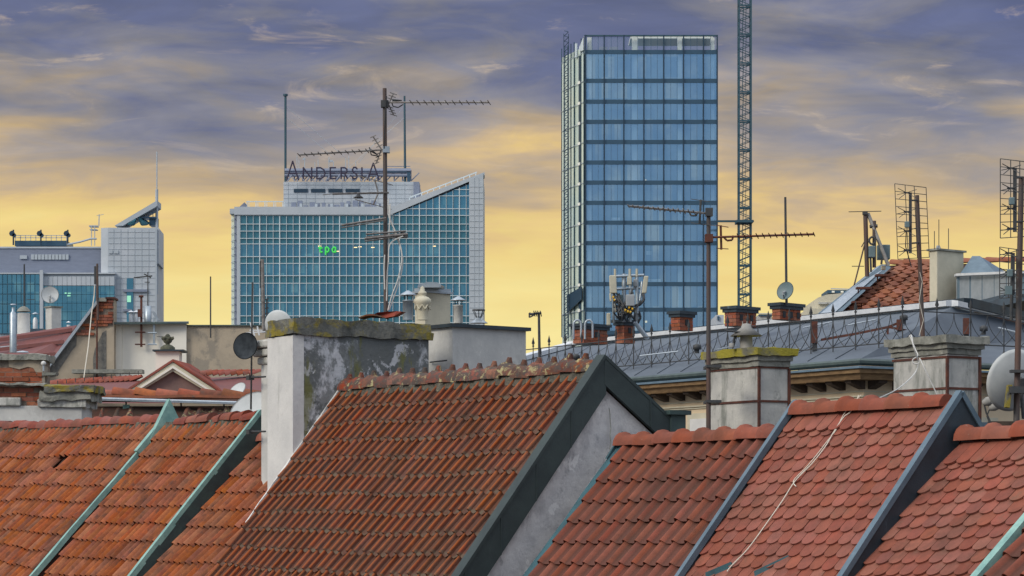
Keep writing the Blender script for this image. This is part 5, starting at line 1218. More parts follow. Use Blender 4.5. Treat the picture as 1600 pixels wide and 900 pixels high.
tw = thing('firewall_building', 'long tan blind wall with thin dark coping between white block and black dish', 'building', P(340, 700, Yg+3))
part('wall', fb(285, 509, 420, 600, Yg+.45, 3), MT['tan_plaster'], tw); part('coping', fb(285, 507.5, 420, 509.5, Yg+.4, 3.2), MT['gutter_dark'], tw)
mast('rod_antenna', 'plain dark vertical rod fixed to the tan blind wall', 329, 528, 329, 432, Yg+.35, .019, 'iron')
mp = mast('antenna_mast', 'rusty mast rising from the patchy fire wall with a slack cream wire', 153, 500, 152, 412, Yg-.3, .028)
part('wire', MB().poly([P(148, 446, Yg-.4), P(147, 462, Yg-.4), P(143, 490, Yg-.5), P(138, 540, Yg-.8), P(131, 590, Yg-1.2)], .016, 4), MT['cream_cable'], mp)
part('insulator', MB().box(P(147, 444, Yg-.3), Vector((.05, 0, 0)), Vector((0, .05, 0)), UP*px(28, Yg)), MT['iron'], mp)
# chimneys and flues on the dark pink roof
t = thing('round_chimney', 'round concrete chimney with dark domed cap and a rod on the dark pink roof', 'chimney', P(38, 530, 66))
part('shaft', MB().lathe(P(37, 530, 66), [(.19, 0), (.19, .12), (.165, .13), (.16, .67)], 18), MT['render_grey'], t); part('cap', MB().lathe(P(37, 487, 66), [(.18, 0), (.15, .06), (.09, .11), (.03, .14)], 16), MT['cap_grey'], t)
part('rod', MB().tube(P(38, 480, 66), P(38, 413, 66), .022, 5).tube(P(42, 468, 66), P(54, 468, 66), .010, 4), MT['iron'], t)
t = thing('flue', 'tall galvanised flue pipe at the far end of the dark pink roof', 'flue', P(21, 551, 60))
part('pipe', MB().lathe(P(20.5, 551, 60), [(.082, 0), (.082, .92), (.035, .97), (.035, 1.06)], 14), MT['steel'], t); part('cap', MB().lathe(P(20.5, 476.5, 60), [(.075, 0), (.07, .02), (.0, .03)], 10), MT['zinc'], t)
t = thing('flue', 'short bright metal flue between the round and the square chimney', 'flue', P(55, 514, 66.5))
part('pipe', MB().lathe(P(55, 514, 66.5), [(.06, 0), (.06, .24), (.03, .30)], 12), MT['zinc_bright'], t); part('cap', MB().lathe(P(55, 491, 66.5), [(.09, 0), (.09, .015), (0, .06)], 12), MT['steel'], t)
solo('roof_box', fb(48, 513.5, 67, 530, 66.3, .5), MT['lead'], 'low grey metal box between the round and the square chimney', 'box', P(57, 526, 66.4))
t = thing('plaster_chimney', 'square grey chimney with a thin slab, carrying the round white dish', 'chimney', P(82, 524, 66))
cbq = cornerbox(71, 80.5, 96, 66, 50)
part('shaft', cbox(MB(), cbq, zat(530, 66), zat(480, 66)), MT['render_grey'], t, bev=.01); part('slab', cbox(MB(), cbq, zat(480, 66), zat(478, 66), .03), MT['cap_grey'], t)
dish('satellite_dish', 'round white dish on top of the square grey chimney, before the teal glass', P(78, 461, 66), px(13.5, 66), (.2, -.95, .15), 'dish_white', arm=True, armlen=.5)
t = thing('flue', 'tiny white capped flue at the crest of the dark pink roof', 'flue', P(107, 518, 66))
part('pipe', MB().lathe(P(107, 518, 66), [(.045, 0), (.045, .17)], 10), MT['zinc_bright'], t); part('cap', MB().lathe(P(107, 504, 66), [(.07, 0), (0, .04)], 10), MT['zinc_bright'], t)
# ---- things behind the stained chimney
t = thing('vented_chimney', 'beige rendered chimney with a folded metal hood behind the white stone urn', 'chimney', P(672, 510, 37))
cbv = cornerbox(648, 664, 704, 37.5, 50)
part('shaft', cbox(MB(), cbv, zat(520, 37.5), zat(457, 37.5)), MT['cream_stone'], t, bev=.008)
part('hood', cbox(cbox(MB(), cbv, zat(457, 37.5), zat(454, 37.5), .03), cbv, zat(454.2, 37.5), zat(449, 37.5), .005), MT['zinc'], t)
part('hood_top', MB().prism([P(652, 449, 37.3), P(654, 444, 37.3), P(668, 440.5, 37.3), P(683, 441, 37.3), P(690, 445, 37.3), P(688, 449, 37.3)], Vector((.04, .35, 0))), MT['steel'], t)
def conecap(name_lab, u, vb, vt, r, cr, Y, mt='steel', legs=True):
    t = thing('flue', name_lab, 'flue', P(u, vb, Y)); h = px(vb-vt, Y)
    part('pipe', MB().lathe(P(u, vb, Y), [(r, 0), (r, h*.63), (r*1.08, h*.64), (r*1.08, h*.67), (r, h*.675)], 16), MT[mt], t)
    m = MB()
    for k_ in range(3): a_ = k_*2.1+.4; m.tube(P(u, vb, Y)+Vector((math.cos(a_)*r*.8, math.sin(a_)*r*.8, h*.66)), P(u, vb, Y)+Vector((math.cos(a_)*r*.9, math.sin(a_)*r*.9, h*.86)), .010, 4)
    part('strut', m, MT['iron'], t)
    part('cone_cap', MB().lathe(P(u, vb, Y)+UP*h*.84, [(cr, 0), (cr, .006), (cr*.12, h*.16), (0, h*.165)], 18), MT['zinc'], t); return t
conecap('fat grey flue with cone hat between the mast and the white stone urn', 637.5, 500, 454, .075, .125, 36.3)
conecap('pale flue with cone hat to the other side of the beige chimney', 716, 505, 463, .066, .115, 36.5, 'chim_light')
t = thing('flue', 'open-topped cowl in a wire cage on the grey rendered shaft', 'flue', P(748, 505, 35.5))
part('base', MB().lathe(P(748, 505, 35.5), [(.13, 0), (.06, .05), (.035, .06), (.035, .09), (.0, .1)], 14), MT['zinc'], t)
m = MB()
for k_ in range(8): a_ = k_*math.pi/4; m.tube(P(748, 497, 35.5)+Vector((math.cos(a_)*.03, math.sin(a_)*.03, 0)), P(748, 485, 35.5)+Vector((math.cos(a_)*.085, math.sin(a_)*.085, 0)), .006, 4)
m.lathe(P(748, 485, 35.5), [(.09, 0), (.09, .012), (.085, .012)], 14); part('cage', m, MT['iron'], t)
# rods and rung aerial by the white chimney
mast('rod_antenna', 'thin iron pole carrying the black dish beside the white chimney', 392, 640, 394.5, 441, 33.9, .013, 'iron')
th_ = mast('antenna_mast', 'grey fibreglass rod aerial with small dipoles behind the white dish', 412, 520, 410, 405, 36, .028, 'alu')
m = MB()
for v in (409, 423, 436, 449): m.tube(P(406, v, 36), P(412, v-1, 36), .012, 4)
for v in (468, 474, 482, 490): m.tube(P(414, v, 36), P(420, v-1, 36), .010, 4)
m.tube(P(417, 515, 36), P(417, 468, 36), .012, 5).tube(P(406.5, 408, 36), P(406.5, 450, 36), .010, 4)
part('rods', m, MT['iron'], th_)
m = MB().tube(P(398, 525, 34.5), P(391, 504, 34.5), .014, 4).tube(P(405, 524, 34.5), P(402, 510, 34.5), .014, 4).tube(P(390, 516, 34.5), P(410, 516, 34.5), .010, 4).tube(P(384, 520, 34.5), P(420, 518, 34.5), .012, 4)
solo('aerial_frame', m, MT['zinc_bright'], 'small white tubular frame behind the black dish', 'frame', P(400, 524, 34.5))
m = mast('antenna_mast', 'small wall aerial with forked rods at the white-tiled tower foot, above the white block', 231, 500, 231, 425, 62.9, .015, 'iron')
part('rods', MB().tube(P(209, 434, 62.9), P(238, 431, 62.9), .02, 4).tube(P(226, 441, 62.9), P(234, 441, 62.9), .015, 4).tube(P(225, 428, 62.9), P(236, 434, 62.9), .02, 4), MT['iron'], m)
# ================================================================ far towers
YA = 500.0
def slab(pts, z0, z1):                # upright block over a plan polygon
    return MB().prism([Vector((x, y, z0)) for x, y in pts], UP*(z1-z0))
def X(u, Y=YA): return (u-800)*Y/F
at = thing('office_tower', 'teal glass tower with a slanting white roof edge and violet rooftop letters', 'office tower', (X(550), YA+15, 0))
# core volumes
core = MB().prism([P(366, 893+35, YA+.9), P(733, 928, YA+.9), P(733, 286, YA+.9), P(612, 334, YA+.9), P(366, 334, YA+.9)], Vector((0, 30, 0)))
part('core', core, MT['facade_grey'], at)
part('chamfer', MB().prism([(X(360.5, YA+4), YA+5, 0), (X(371, YA), YA+.4, 0), (X(371), YA+8, 0)], UP*(zat(331, YA))), MT['left_panel'], at)
for v in range(345, 520, 11): part('chamfer_joint', MB().box(P(361, v, YA+4.3), Vector((X(371)-X(361), -4.5, 0)), Vector((0, .2, 0)), UP*.15), MT['joint'], at)
part('end_wall', MB().prism([P(733, 928, YA-.4), P(755, 928, YA-.4), P(755, 271, YA-.4), P(733, 281, YA-.4)], Vector((0, 28, 0))), MT['facade_white'], at, 'white tiled fin at the high end')
m = MB()
for v in range(292, 520, 9): m.box(P(734, v, YA-.47), Vector((X(754)-X(734), 0, 0)), Vector((0, .1, 0)), UP*.07)
for u in (741, 748): m.box(P(u, 520, YA-.46), Vector((.06, 0, 0)), Vector((0, .1, 0)), UP*px(242, YA))
part('panel_joint', m, MT['joint'], at)
part('fascia', MB().fbox(366, 323, 614, 335.5, YA-.3, 5), MT['facade_white'], at)
part('fascia', MB().prism([P(610, 335.5, YA-.32), P(612, 323, YA-.32), P(757, 269, YA-.32), P(757, 273.5, YA-.32), P(733, 283.5, YA-.32)], Vector((0, 5, 0))), MT['facade_white'], at, 'slanting white roof edge')
m = MB()
for i in range(12):
    u = 640+i*9.4; v = 313-(u-640)*.375; m.tube(P(u, v, YA+2), P(u, v-4, YA+2), .12, 4)
m.tube(P(640, 308.5, YA+2), P(745, 269, YA+2), .14, 4); part('roof_rail', m, MT['mullion'], at)
# glass grid
def topline(u): return 336.5 if u <= 612 else 335.5-(u-612)*(335.5-287)/(733-612)
rows = []
v = 336.5
for h in (13.5, 11, 11.4, 8.6, 20, 10.5, 19.2, 11.8, 19.5, 10.5, 21, 10.5, 20, 10, 20, 10): rows.append((v, v+h)); v += h
up = [(326, 336.5), (306, 326), (296, 306), (286.5, 296)]
cols_ = []; u = 375.0
while u < 732: cols_.append((u, min(u+10.4, 733))); u += 10.4
ppanes = []
for (v0, v1) in up+rows:
    for (u0, u1) in cols_:
        if v0 < topline((u0+u1)/2)+0: 
            if v1 > topline(u1)+3 and u0 > 612: ppanes.append((u0, max(v0, topline(u0)+.5), u1, v1, max(v0, topline(u1)+.5)))
            continue
        ppanes.append((u0, v0, u1, v1, v0))
far = []; cnt = 0
rest = MB()
for (u0, v0, u1, v1, v0r) in ppanes:
    thin = (v1-v0) < 14
    e = .9
    q = [P(u0+e, v1-e*.6, YA+.3), P(u1-e*.2, v1-e*.6, YA+.3), P(u1-e*.2, v0r+e*.4, YA+.3), P(u0+e, v0+e*.4, YA+.3)]
    if (not thin or v0 < 336) and cnt < 300 and v1 < 515:
        part('pane', MB().prism(q, Vector((0, .2, 0))), MT['teal_pane'], at); cnt += 1
    else: rest.prism(q, Vector((0, .2, 0)))
part('spandrel_panes', rest, MT['teal_band'], at, kind='stuff')
m = MB()
for i, (u0, u1) in enumerate(cols_):
    w_ = 1.1 if i % 3 else 2.4; vt = topline(u0)
    m.box(P(u0-w_/2, 928, YA-.05), Vector((px(w_*.62, YA), 0, 0)), Vector((0, .4, 0)), UP*px(928-vt, YA))
part('mullion', m, MT['mullion'], at)
m = MB()
for (v0, v1) in up+rows:
    ul = 373 if v0 >= 336 else 612+(335.5-v0)*(733-612)/(335.5-287)
    m.box(P(ul, v0+.5, YA-.02), Vector((px(733-ul, YA), 0, 0)), Vector((0, .35, 0)), UP*px(1.0, YA))
part('transom', m, MT['mullion'], at)
part('corner_strip', MB().fbox(370, 336, 374, 928, YA-.1, 1), MT['facade_white'], at)
# lights inside
for (u, v) in ((497, 384), (526, 392), (553, 386), (580, 386), (676, 384), (560, 385)): part('ceiling_lamp', MB().fbox(u, v, u+5, v+1.1, YA+.15, .1), MT['lit'], at)
# penthouse block with slots, plant screens, gantry and letters
part('penthouse', MB().fbox(443, 284, 654, 335, YA+6, 18), MT['facade_white'], at)
part('penthouse', MB().prism([(X(437), YA+14, zat(335, YA)), (X(443.2), YA+6.2, zat(335, YA)), (X(443.2), YA+20, zat(335, YA))], UP*px(50, YA)), MT['facade_white'], at)
part('penthouse', MB().fbox(646, 284, 655, 310, YA+5, 6), MT['facade_grey'], at)
m = MB()
for v in range(289, 334, 7): m.box(P(443, v, YA+5.94), Vector((px(211, YA), 0, 0)), Vector((0, .1, 0)), UP*.06)
for u in range(450, 650, 14): m.box(P(u, 333, YA+5.94), Vector((.06, 0, 0)), Vector((0, .1, 0)), UP*px(48, YA))
part('panel_joint', m, MT['joint'], at)
for i in range(4): part('slot_window', MB().fbox(459+i*27, 295, 481+i*27, 300.5, YA+5.85, .3), MT['tower_fin'], at)
m = MB(); rr = random.Random(5)
for i in range(15): u = 455+i*9.6; h = rr.uniform(8, 16); m.fbox(u, 329-h, u+rr.uniform(5, 8.5), 329, YA+3+rr.uniform(0, 1), 1)
part('plant_screen', m, MT['facade_grey'], at)
for i in range(6): part('plant_unit', MB().fbox(468+i*24, 318, 472+i*24, 326, YA+2.7, .5), MT['joint'], at)
m = MB()
for a, b in ((385, 443), (455, 600)):
    m.tube(P(a, 327.5, YA+.5), P(b, 327.5, YA+.5), .2, 4)
    if a == 385:
        m.tube(P(a, 315, YA+.5), P(b, 315, YA+.5), .13, 4)
        for u in range(386, 444, 14): m.tube(P(u, 327, YA+.5), P(u, 314, YA+.5), .12, 4); m.tube(P(u+3, 327, YA+.5), P(u+3, 316, YA+.5), .08, 4)
part('roof_rail', m, MT['mullion'], at)
part('prow', MB().prism([P(373, 324, YA-.2), P(383, 324, YA-.2), P(382, 316, YA-.2)], Vector((0, 5, 0))), MT['facade_grey'], at)
part('prow', MB().fbox(359, 326, 366, 334, YA+2, 3), MT['joint'], at)
m = MB()
for u in range(447, 645, 13):
    m.tube(P(u, 283, YA+8), P(u, 266, YA+8), .18, 4)
    m.tube(P(u, 283, YA+8), P(u+13, 270, YA+8), .12, 4)
for v, r_ in ((266.5, .45), (270, .2), (274, .3)): m.tube(P(445, v, YA+7.5), P(642, v, YA+7.5), r_, 5)
for v in (260, 263.5): m.tube(P(600, v, YA+8), P(641, v, YA+8), .10, 4)
for i in range(10): u = 449+i*15; m.tube(P(u, 283, YA+6.5), P(u+8, 272, YA+7), .16, 4); m.tube(P(u+12, 283, YA+6.5), P(u+5, 274, YA+7), .12, 4)
part('gantry', m, MT['facade_grey'], at)
part('gantry_beam', MB().fbox(600, 266, 642, 269, YA+7.2, .6).fbox(636, 268, 641, 284, YA+7.2, .6), MT['tower_dark'], at)
GL = {'A': [[(0, 0), (.5, 1), (1, 0)], [(.2, .34), (.8, .34)]], 'N': [[(0, 0), (0, 1), (1, 0), (1, 1)]], 'D': [[(0, 0), (0, 1), (.45, 1), (.85, .8), (1, .5), (.85, .2), (.45, 0), (0, 0)]],
      'E': [[(1, 1), (0, 1), (0, 0), (1, 0)], [(0, .5), (.8, .5)]], 'R': [[(0, 0), (0, 1), (.6, 1), (.9, .85), (.9, .65), (.6, .5), (0, .5)], [(.5, .5), (1, 0)]],
      'S': [[(.95, .85), (.7, 1), (.3, 1), (.08, .8), (.25, .58), (.75, .42), (.95, .2), (.7, 0), (.3, 0), (.05, .15)]], 'I': [[(.5, 0), (.5, 1)]],
      't': [[(.35, 1), (.35, .15), (.6, 0), (.9, .05)], [(0, .7), (.9, .7)]], 'p': [[(.1, -.35), (.1, .7)], [(.1, .6), (.5, .72), (.9, .5), (.85, .15), (.5, 0), (.1, .12)]], 'a': [[(.9, .7), (.9, 0)], [(.9, .6), (.5, .72), (.1, .45), (.2, .08), (.55, 0), (.9, .2)]]}
def letter(parent, ch, u0, vb, w, h, Y, r_, m_):
    m = MB()
    for st in GL[ch]:
        q = [P(u0+a*w, vb-b*h, Y) for a, b in st]
        for a, b in zip(q, q[1:]):
            d = (b-a).normalized(); m.tube(a-d*r_*.5, b+d*r_*.5, r_, 6)
    return part('letter', m, MT[m_], parent)
for ch, u0, w, h in (('A', 448, 18.5, 29), ('N', 474, 13, 17), ('D', 495, 13, 17), ('E', 516, 8.5, 17), ('R', 533, 10, 17), ('S', 550, 8.5, 17.5), ('I', 563, 5, 17), ('A', 574, 18.5, 26)):
    letter(at, ch, u0, 281-2*(ch != 'A'), w, h, YA+4, .16, 'sign')
for ch, u0, w in (('t', 497, 7), ('p', 507, 7.5), ('a', 517.5, 7.5)): letter(at, ch, u0+1, 394, w*.85, 9 if ch == 't' else 11, YA-.15, .15, 'sign_green')
part('mast', MB().tube(P(446, 284, YA+8), P(446, 150, YA+8), .25, 6).tube(P(446, 150, YA+8), P(446, 147, YA+8), .5, 6), MT['crane'], at)
part('mast', MB().tube(P(633, 284, YA+8), P(632, 150, YA+8), .27, 6, .2), MT['crane'], at)
for i, u in enumerate((464, 467, 476, 492, 497, 514, 521, 540, 545, 556)): part('whip', MB().tube(P(u, 268, YA+8), P(u, 243+(i*7) % 11, YA+8), .10, 4), MT['joint'], at)
part('lamp_arm', MB().fbox(473, 247, 477, 249.5, YA+8, .5).fbox(513, 250, 520, 253, YA+8, .5), MT['joint'], at)
part('guy_wire', MB().tube(P(448, 167, YA+8), P(546, 252, YA+8), .045, 3).tube(P(448, 184, YA+8), P(520, 245, YA+8), .045, 3).tube(P(631, 184, YA+8), P(545, 262, YA+8), .04, 3).tube(P(631, 166, YA+8), P(560, 255, YA+8), .04, 3), MT['joint'], at)

# ---- blue glass tower
YS = 480.0
XS = lambda u: (u-800)*YS/F
bt = thing('office_tower', 'tall narrow blue glass tower with dark floor bands and an open glazed crown', 'office tower', (XS(1016), YS+10, 0))
vb_ = 928
xl, xr = XS(913.5), XS(1120.5)
zT, zB = zat(78, YS), 0
# floors, back and interior
bands = [81.4, 126.4, 159, 190.5, 222, 254, 285.4, 317, 348, 380, 411.7, 444, 484, 520]
m = MB()
for v in bands: m.box(Vector((xl+.1, YS+.25, zat(v+3.2, YS))), Vector((xr-xl-.2, 0, 0)), Vector((0, 22, 0)), UP*px(6.4, YS))
for v in range(552, 900, 32): m.box(Vector((xl+.1, YS+.25, zat(v+3.2, YS))), Vector((xr-xl-.2, 0, 0)), Vector((0, 22, 0)), UP*px(6.4, YS))
part('floor_slab', m, MT['tower_dark'], bt)
part('core', MB().box(Vector((xl+3, YS+6, 0)), Vector((xr-xl-6, 0, 0)), Vector((0, 14, 0)), UP*zat(84, YS)), MT['interior'], bt)
part('back_wall', MB().box(Vector((xr-.3, YS+.3, 0)), Vector((.25, 0, 0)), Vector((0, 22, 0)), UP*zat(78, YS)).box(Vector((xl, YS+22, 0)), Vector((xr-xl, 0, 0)), Vector((0, .3, 0)), UP*zat(78, YS)), MT['tower_dark'], bt)
cols2 = MB()
for u0, u1 in ((918, 924.5), (988, 997), (1059.5, 1066), (1111, 1117)):
    cols2.box(Vector((XS(u0), YS+.9, 0)), Vector((px(u1-u0, YS), 0, 0)), Vector((0, .9, 0)), UP*zat(57, YS))
part('column', cols2, MT['int_col'], bt, 'pale columns showing through the glass')
for (u, v, w) in ((955, 340, 14), (1010, 436, 22), (1010, 392, 8), (1003, 377, 6), (1012, 282, 3)): part('blind', MB().fbox(u, v, u+w, v+6, YS+.8, .2), MT['int_col'], bt)
part('lamp', MB().fbox(1008, 280.5, 1010, 282.5, YS+.05, .2).fbox(1008, 501, 1011, 504, YS+.05, .2), MT['lit'], bt)
fins = [915, 944, 974.7, 1006, 1037, 1068, 1099, 1120.5]
pr_rows = list(zip(bands, bands[1:]))
for (va, vb2) in pr_rows:
    for (ua, ub) in zip(fins, fins[1:]):
        n3_ = 3 if ub-ua > 25 else 2
        for k_ in range(n3_):
            a = ua+1+(ub-ua-1)*k_/n3_; b = ua+1+(ub-ua-1)*(k_+1)/n3_
            p0 = P(a+.25, vb2-2.9, YS); w_, h_ = Vector((px(b-a-.5, YS), 0, 0)), UP*px(vb2-va-5.9, YS); part('pane', MB().add([p0, p0+w_, p0+w_+h_, p0+h_], [(0, 1, 2, 3)]), MT['blue_pane'], bt)
part('lower_glass', MB().box(Vector((xl, YS+.02, 0)), Vector((xr-xl, 0, 0)), Vector((0, .15, 0)), UP*zat(524, YS)), MT['tower_dark'], bt)
for v in bands: part('spandrel', MB().box(Vector((xl, YS-.12, zat(v+3.1, YS))), Vector((xr-xl, 0, 0)), Vector((0, .25, 0)), UP*px(6.4, YS)), MT['tower_dark'], bt)
for u in fins: part('fin', MB().box(Vector((XS(u-1.0), YS-.38, 0)), Vector((px(2.0, YS), 0, 0)), Vector((0, .35, 0)), UP*zat(55, YS)), MT['tower_fin'], bt)
m = MB()
for ua, ub in zip(fins, fins[1:]):
    n3_ = 3 if ub-ua > 25 else 2
    for k_ in range(1, n3_): m.box(Vector((XS(ua+1+(ub-ua-1)*k_/n3_)-.03, YS-.06, 0)), Vector((.06, 0, 0)), Vector((0, .06, 0)), UP*zat(56, YS))
part('glazing_bar', m, MT['tower_line'], bt)
for ua, ub in zip(fins, fins[1:]): part('parapet_pane', MB().add([P(ua+1, 77.5, YS), P(ub-1, 77.5, YS), P(ub-1, 57, YS), P(ua+1, 57, YS)], [(0, 1, 2, 3)]), MT['clear_pane'], bt)
part('crown_rail', MB().box(P(913, 56.5, YS-.3), Vector((px(208, YS), 0, 0)), Vector((0, .4, 0)), UP*px(2, YS)).box(P(913, 56.5, YS+20), Vector((px(208, YS), 0, 0)), Vector((0, .3, 0)), UP*px(1.2, YS)).box(P(1120, 78, YS+.2), Vector((.2, 0, 0)), Vector((0, 20, 0)), UP*.4), MT['crane'], bt)
part('crown_ceiling', MB().box(P(985, 60, YS+4), Vector((px(130, YS), 0, 0)), Vector((0, 8, 0)), UP*px(3, YS)), MT['int_col'], bt)
part('roof_unit', MB().fbox(918, 71, 926, 78, YS+4, 2).fbox(937, 73, 949, 78, YS+4, 2).fbox(953, 73, 966, 78, YS+4, 2), MT['facade_grey'], bt)
# flank
pA = Vector((xl, YS, 0)); pB = Vector((X(878.5, 492), 492, 0)); dv_ = pB-pA; nf = Vector((-dv_.y, dv_.x, 0)).normalized(); nf = nf if nf.y < 0 else -nf
part('flank', MB().prism([pA+Vector((0, .3, 0)), pB+Vector((0, .3, 0)), pB+Vector((2, 10, 0)), Vector((xl, YS+21, 0))], UP*zat(72, YS)), MT['left_panel'], bt, 'pale green glazed flank')
def fl(f, v, lift=0): q = pA+dv_*f; return Vector((q.x, q.y, zat(v, YS)))+nf*lift
nfl = 12
for k_ in range(nfl):
    va, vb2 = bands[k_]+2, bands[k_+1]+1
    for f0, f1 in ((.02, .11), (.14, .24), (.44, .56), (.58, .70), (.72, .84), (.86, .98)):
        part('flank_pane', MB().prism([fl(f0, vb2, .12), fl(f1, vb2, .12), fl(f1, va, .12), fl(f0, va, .12)], -nf*.1), MT['left_panel'], bt)
m = MB()
for f in (.0, .12, .43, .57, .71, .85, .99): m.prism([fl(f, 520, .2), fl(f+.012, 520, .2), fl(f+.012, 58, .2), fl(f, 58, .2)], -nf*.15)
part('flank_fin', m, MT['tower_dark'], bt)
m = MB()
for v in bands: m.prism([fl(.0, v+.6, .16), fl(1, v+.6, .16), fl(1, v-.4, .16), fl(0, v-.4, .16)], -nf*.05)
part('flank_joint', m, MT['joint'], bt)
part('dark_slot', MB().prism([fl(.15, 520, .22), fl(.22, 520, .22), fl(.22, 84, .22), fl(.15, 84, .22)], -nf*.1), MT['tower_fin'], bt)
for k_ in range(12): v = bands[k_+1] if k_ < 11 else 484; part('slot_lamp', MB().prism([fl(.15, v+2, .3), fl(.24, v+2, .3), fl(.24, v-2.5, .3), fl(.15, v-2.5, .3)], -nf*.1), MT['int_col'], bt)
part('dark_screen', MB().prism([fl(.02, 468, .6), fl(.66, 484, .6), fl(.66, 456, .6), fl(.02, 448, .6)], -nf*.2), MT['tower_fin'], bt)
# hoist mast up the flank
m = MB(); hx = fl(.55, 500, 1.2)
for du in (-.45, .45):
    m.box(Vector((hx.x+du-.06, hx.y, 0)), Vector((.12, 0, 0)), Vector((0, .2, 0)), UP*zat(43, YS))
z = zat(530, YS); i = 0
while z < zat(45, YS):
    m.tube(Vector((hx.x-.4, hx.y+.05, z)), Vector((hx.x+.4, hx.y+.05, z+.8)), .08, 3); m.tube(Vector((hx.x+.4, hx.y+.05, z+.8)), Vector((hx.x-.4, hx.y+.05, z+1.0)), .08, 3); z += 1.0
part('hoist_mast', m, MT['tower_fin'], bt)
part('crown_fin', MB().prism([fl(.30, 84, .3), fl(.36, 84, .3), fl(.36, 62, .3), fl(.30, 62, .3)], -nf*.2).prism([fl(0, 78, .2), fl(.2, 78, .2), fl(.2, 70, .2), fl(0, 57, .2)], -nf*.1), MT['mullion'], bt)
# ---- crane mast
YC = 470.0
cr = thing('tower_crane', 'thin dark lattice crane mast beside the blue glass tower, running out of the top', 'crane', (X(1163, YC), YC, 0))
w2 = px(9.3, YC); cx = X(1163.5, YC); zs = zat(-70, YC)
ch = MB()
for sx in (-1, 1):
    for sy in (-1, 1): ch.box(Vector((cx+sx*w2-.13, YC+sy*w2-.13, 0)), Vector((.26, 0, 0)), Vector((0, .26, 0)), UP*zs)
part('chord', ch, MT['crane'], cr)
sec = px(45, YC); z = zat(910, YC); k_ = 0
off_ = zat(55, YC)
z = off_-sec*22
while z < zs:
    m = MB()
    for sy in (-1, 1):
        y = YC+sy*w2; m.box(Vector((cx-w2, y-.1, z-.12)), Vector((2*w2, 0, 0)), Vector((0, .2, 0)), UP*.24)
        nz = 6
        for j in range(nz):
            za, zb3 = z+sec*j/nz, z+sec*(j+1)/nz; s1 = -1 if j % 2 else 1
            m.tube(Vector((cx+s1*w2, y, za)), Vector((cx-s1*w2, y, zb3)), .085, 4)
    for sx in (-1, 1):
        x = cx+sx*w2
        for j in range(4):
            za, zb3 = z+sec*j/4, z+sec*(j+1)/4; s1 = -1 if j % 2 else 1
            m.tube(Vector((x, YC+s1*w2, za)), Vector((x, YC-s1*w2, zb3)), .07, 4)
    m.tube(Vector((cx-.45, YC+.2, z)), Vector((cx-.2, YC, z+sec)), .09, 4).tube(Vector((cx+.1, YC+.2, z)), Vector((cx+.3, YC, z+sec)), .06, 4)
    part('mast_section', m, MT['crane'], cr); z += sec
part('tie_collar', MB().fbox(1120.5, 344, 1178, 346.8, YC+2, .6).fbox(1151, 343.4, 1177, 347.4, YC-2, 4), MT['crane'], cr)
# ---- left complex
YP = 520.0
XP = lambda u: (u-800)*YP/F
lt_ = thing('office_complex', 'grey-violet office complex with a white tiled wing, a raking roof beam and a thin spire', 'office building', (XP(100), YP+10, 0))
part('main_block', MB().box(Vector((XP(-120), YP+4, 0)), Vector((XP(166)-XP(-120), 0, 0)), Vector((0, 24, 0)), UP*zat(384, YP)), MT['facade_grey'], lt_)
part('roof_edge', MB().box(Vector((XP(-120), YP+3.8, zat(385, YP))), Vector((XP(166)-XP(-120), 0, 0)), Vector((0, 1, 0)), UP*.35), MT['facade_white'], lt_)
part('wing', MB().box(Vector((XP(152), YP+6, 0)), Vector((XP(167)-XP(152), 0, 0)), Vector((0, 15, 0)), UP*zat(354, YP)).box(Vector((XP(166), YP+2, 0)), Vector((XP(241.5)-XP(166), 0, 0)), Vector((-1.5, .3, 0))+Vector((0, .4, 0)), UP*zat(354, YP)).prism([(XP(168), YP+2.6, 0), (XP(241.5), YP+2.02, 0), (XP(237), YP+18, 0), (XP(150), YP+18, 0)][::-1], UP*zat(354.1, YP)).prism([(XP(241.2), YP+2.3, zat(410, YP)), (XP(245.5), YP+2.3, zat(410, YP)), (XP(241), YP+14, zat(410, YP)), (XP(236), YP+14, zat(410, YP))][::-1], UP*px(56, YP)), MT['facade_white'], lt_, 'white tiled wing')
m = MB()
for v in range(361, 505, 9): m.box(Vector((XP(167), YP+1.93, zat(v, YP))), Vector((XP(241)-XP(167), 0, 0)), Vector((0, .1, 0)), UP*.06)
for u in (175, 186, 197, 208, 219, 230): m.box(Vector((XP(u), YP+1.93, zat(510, YP))), Vector((.07, 0, 0)), Vector((0, .1, 0)), UP*px(154, YP))
part('panel_joint', m, MT['joint'], lt_)
part('corner_slot', MB().box(Vector((XP(240.5), YP+1.85, zat(505, YP))), Vector((.35, 0, 0)), Vector((0, .2, 0)), UP*px(150, YP)), MT['joint'], lt_)
part('wing_window', MB().fbox(170, 391, 176, 396, YP+1.8, .2).fbox(178, 391, 185, 396, YP+1.8, .2), MT['joint'], lt_)
wv = part('window_strip', MB().fbox(198, 435, 208, 503, YP+1.8, .2), MT['teal_pane'], lt_)
part('cross_bar', MB().fbox(192, 452, 230.5, 456, YP+1.5, .3).fbox(192, 483, 206, 486.5, YP+1.5, .3), MT['facade_grey'], lt_)
part('lit_pane', MB().fbox(198.5, 462, 204.5, 472, YP+1.6, .2), MT['lit_green'], lt_)
part('raking_beam', MB().prism([P(179, 352.5, YP+3), P(245.5, 313, YP+3), P(245.5, 322, YP+3), P(192, 352.5, YP+3)], Vector((0, 6, 0))), MT['joint'], lt_, 'raking roof beam')
part('spire', MB().tube(P(245, 460, YP+5), P(245, 296, YP+5), .32, 6).tube(P(245.2, 300, YP+5), P(245.2, 237, YP+5), .14, 5), MT['joint'], lt_)
part('balcony', MB().fbox(213, 338.5, 244, 341, YP+4, 4).fbox(233, 341, 244, 352, YP+5, 4), MT['tower_dark'], lt_)
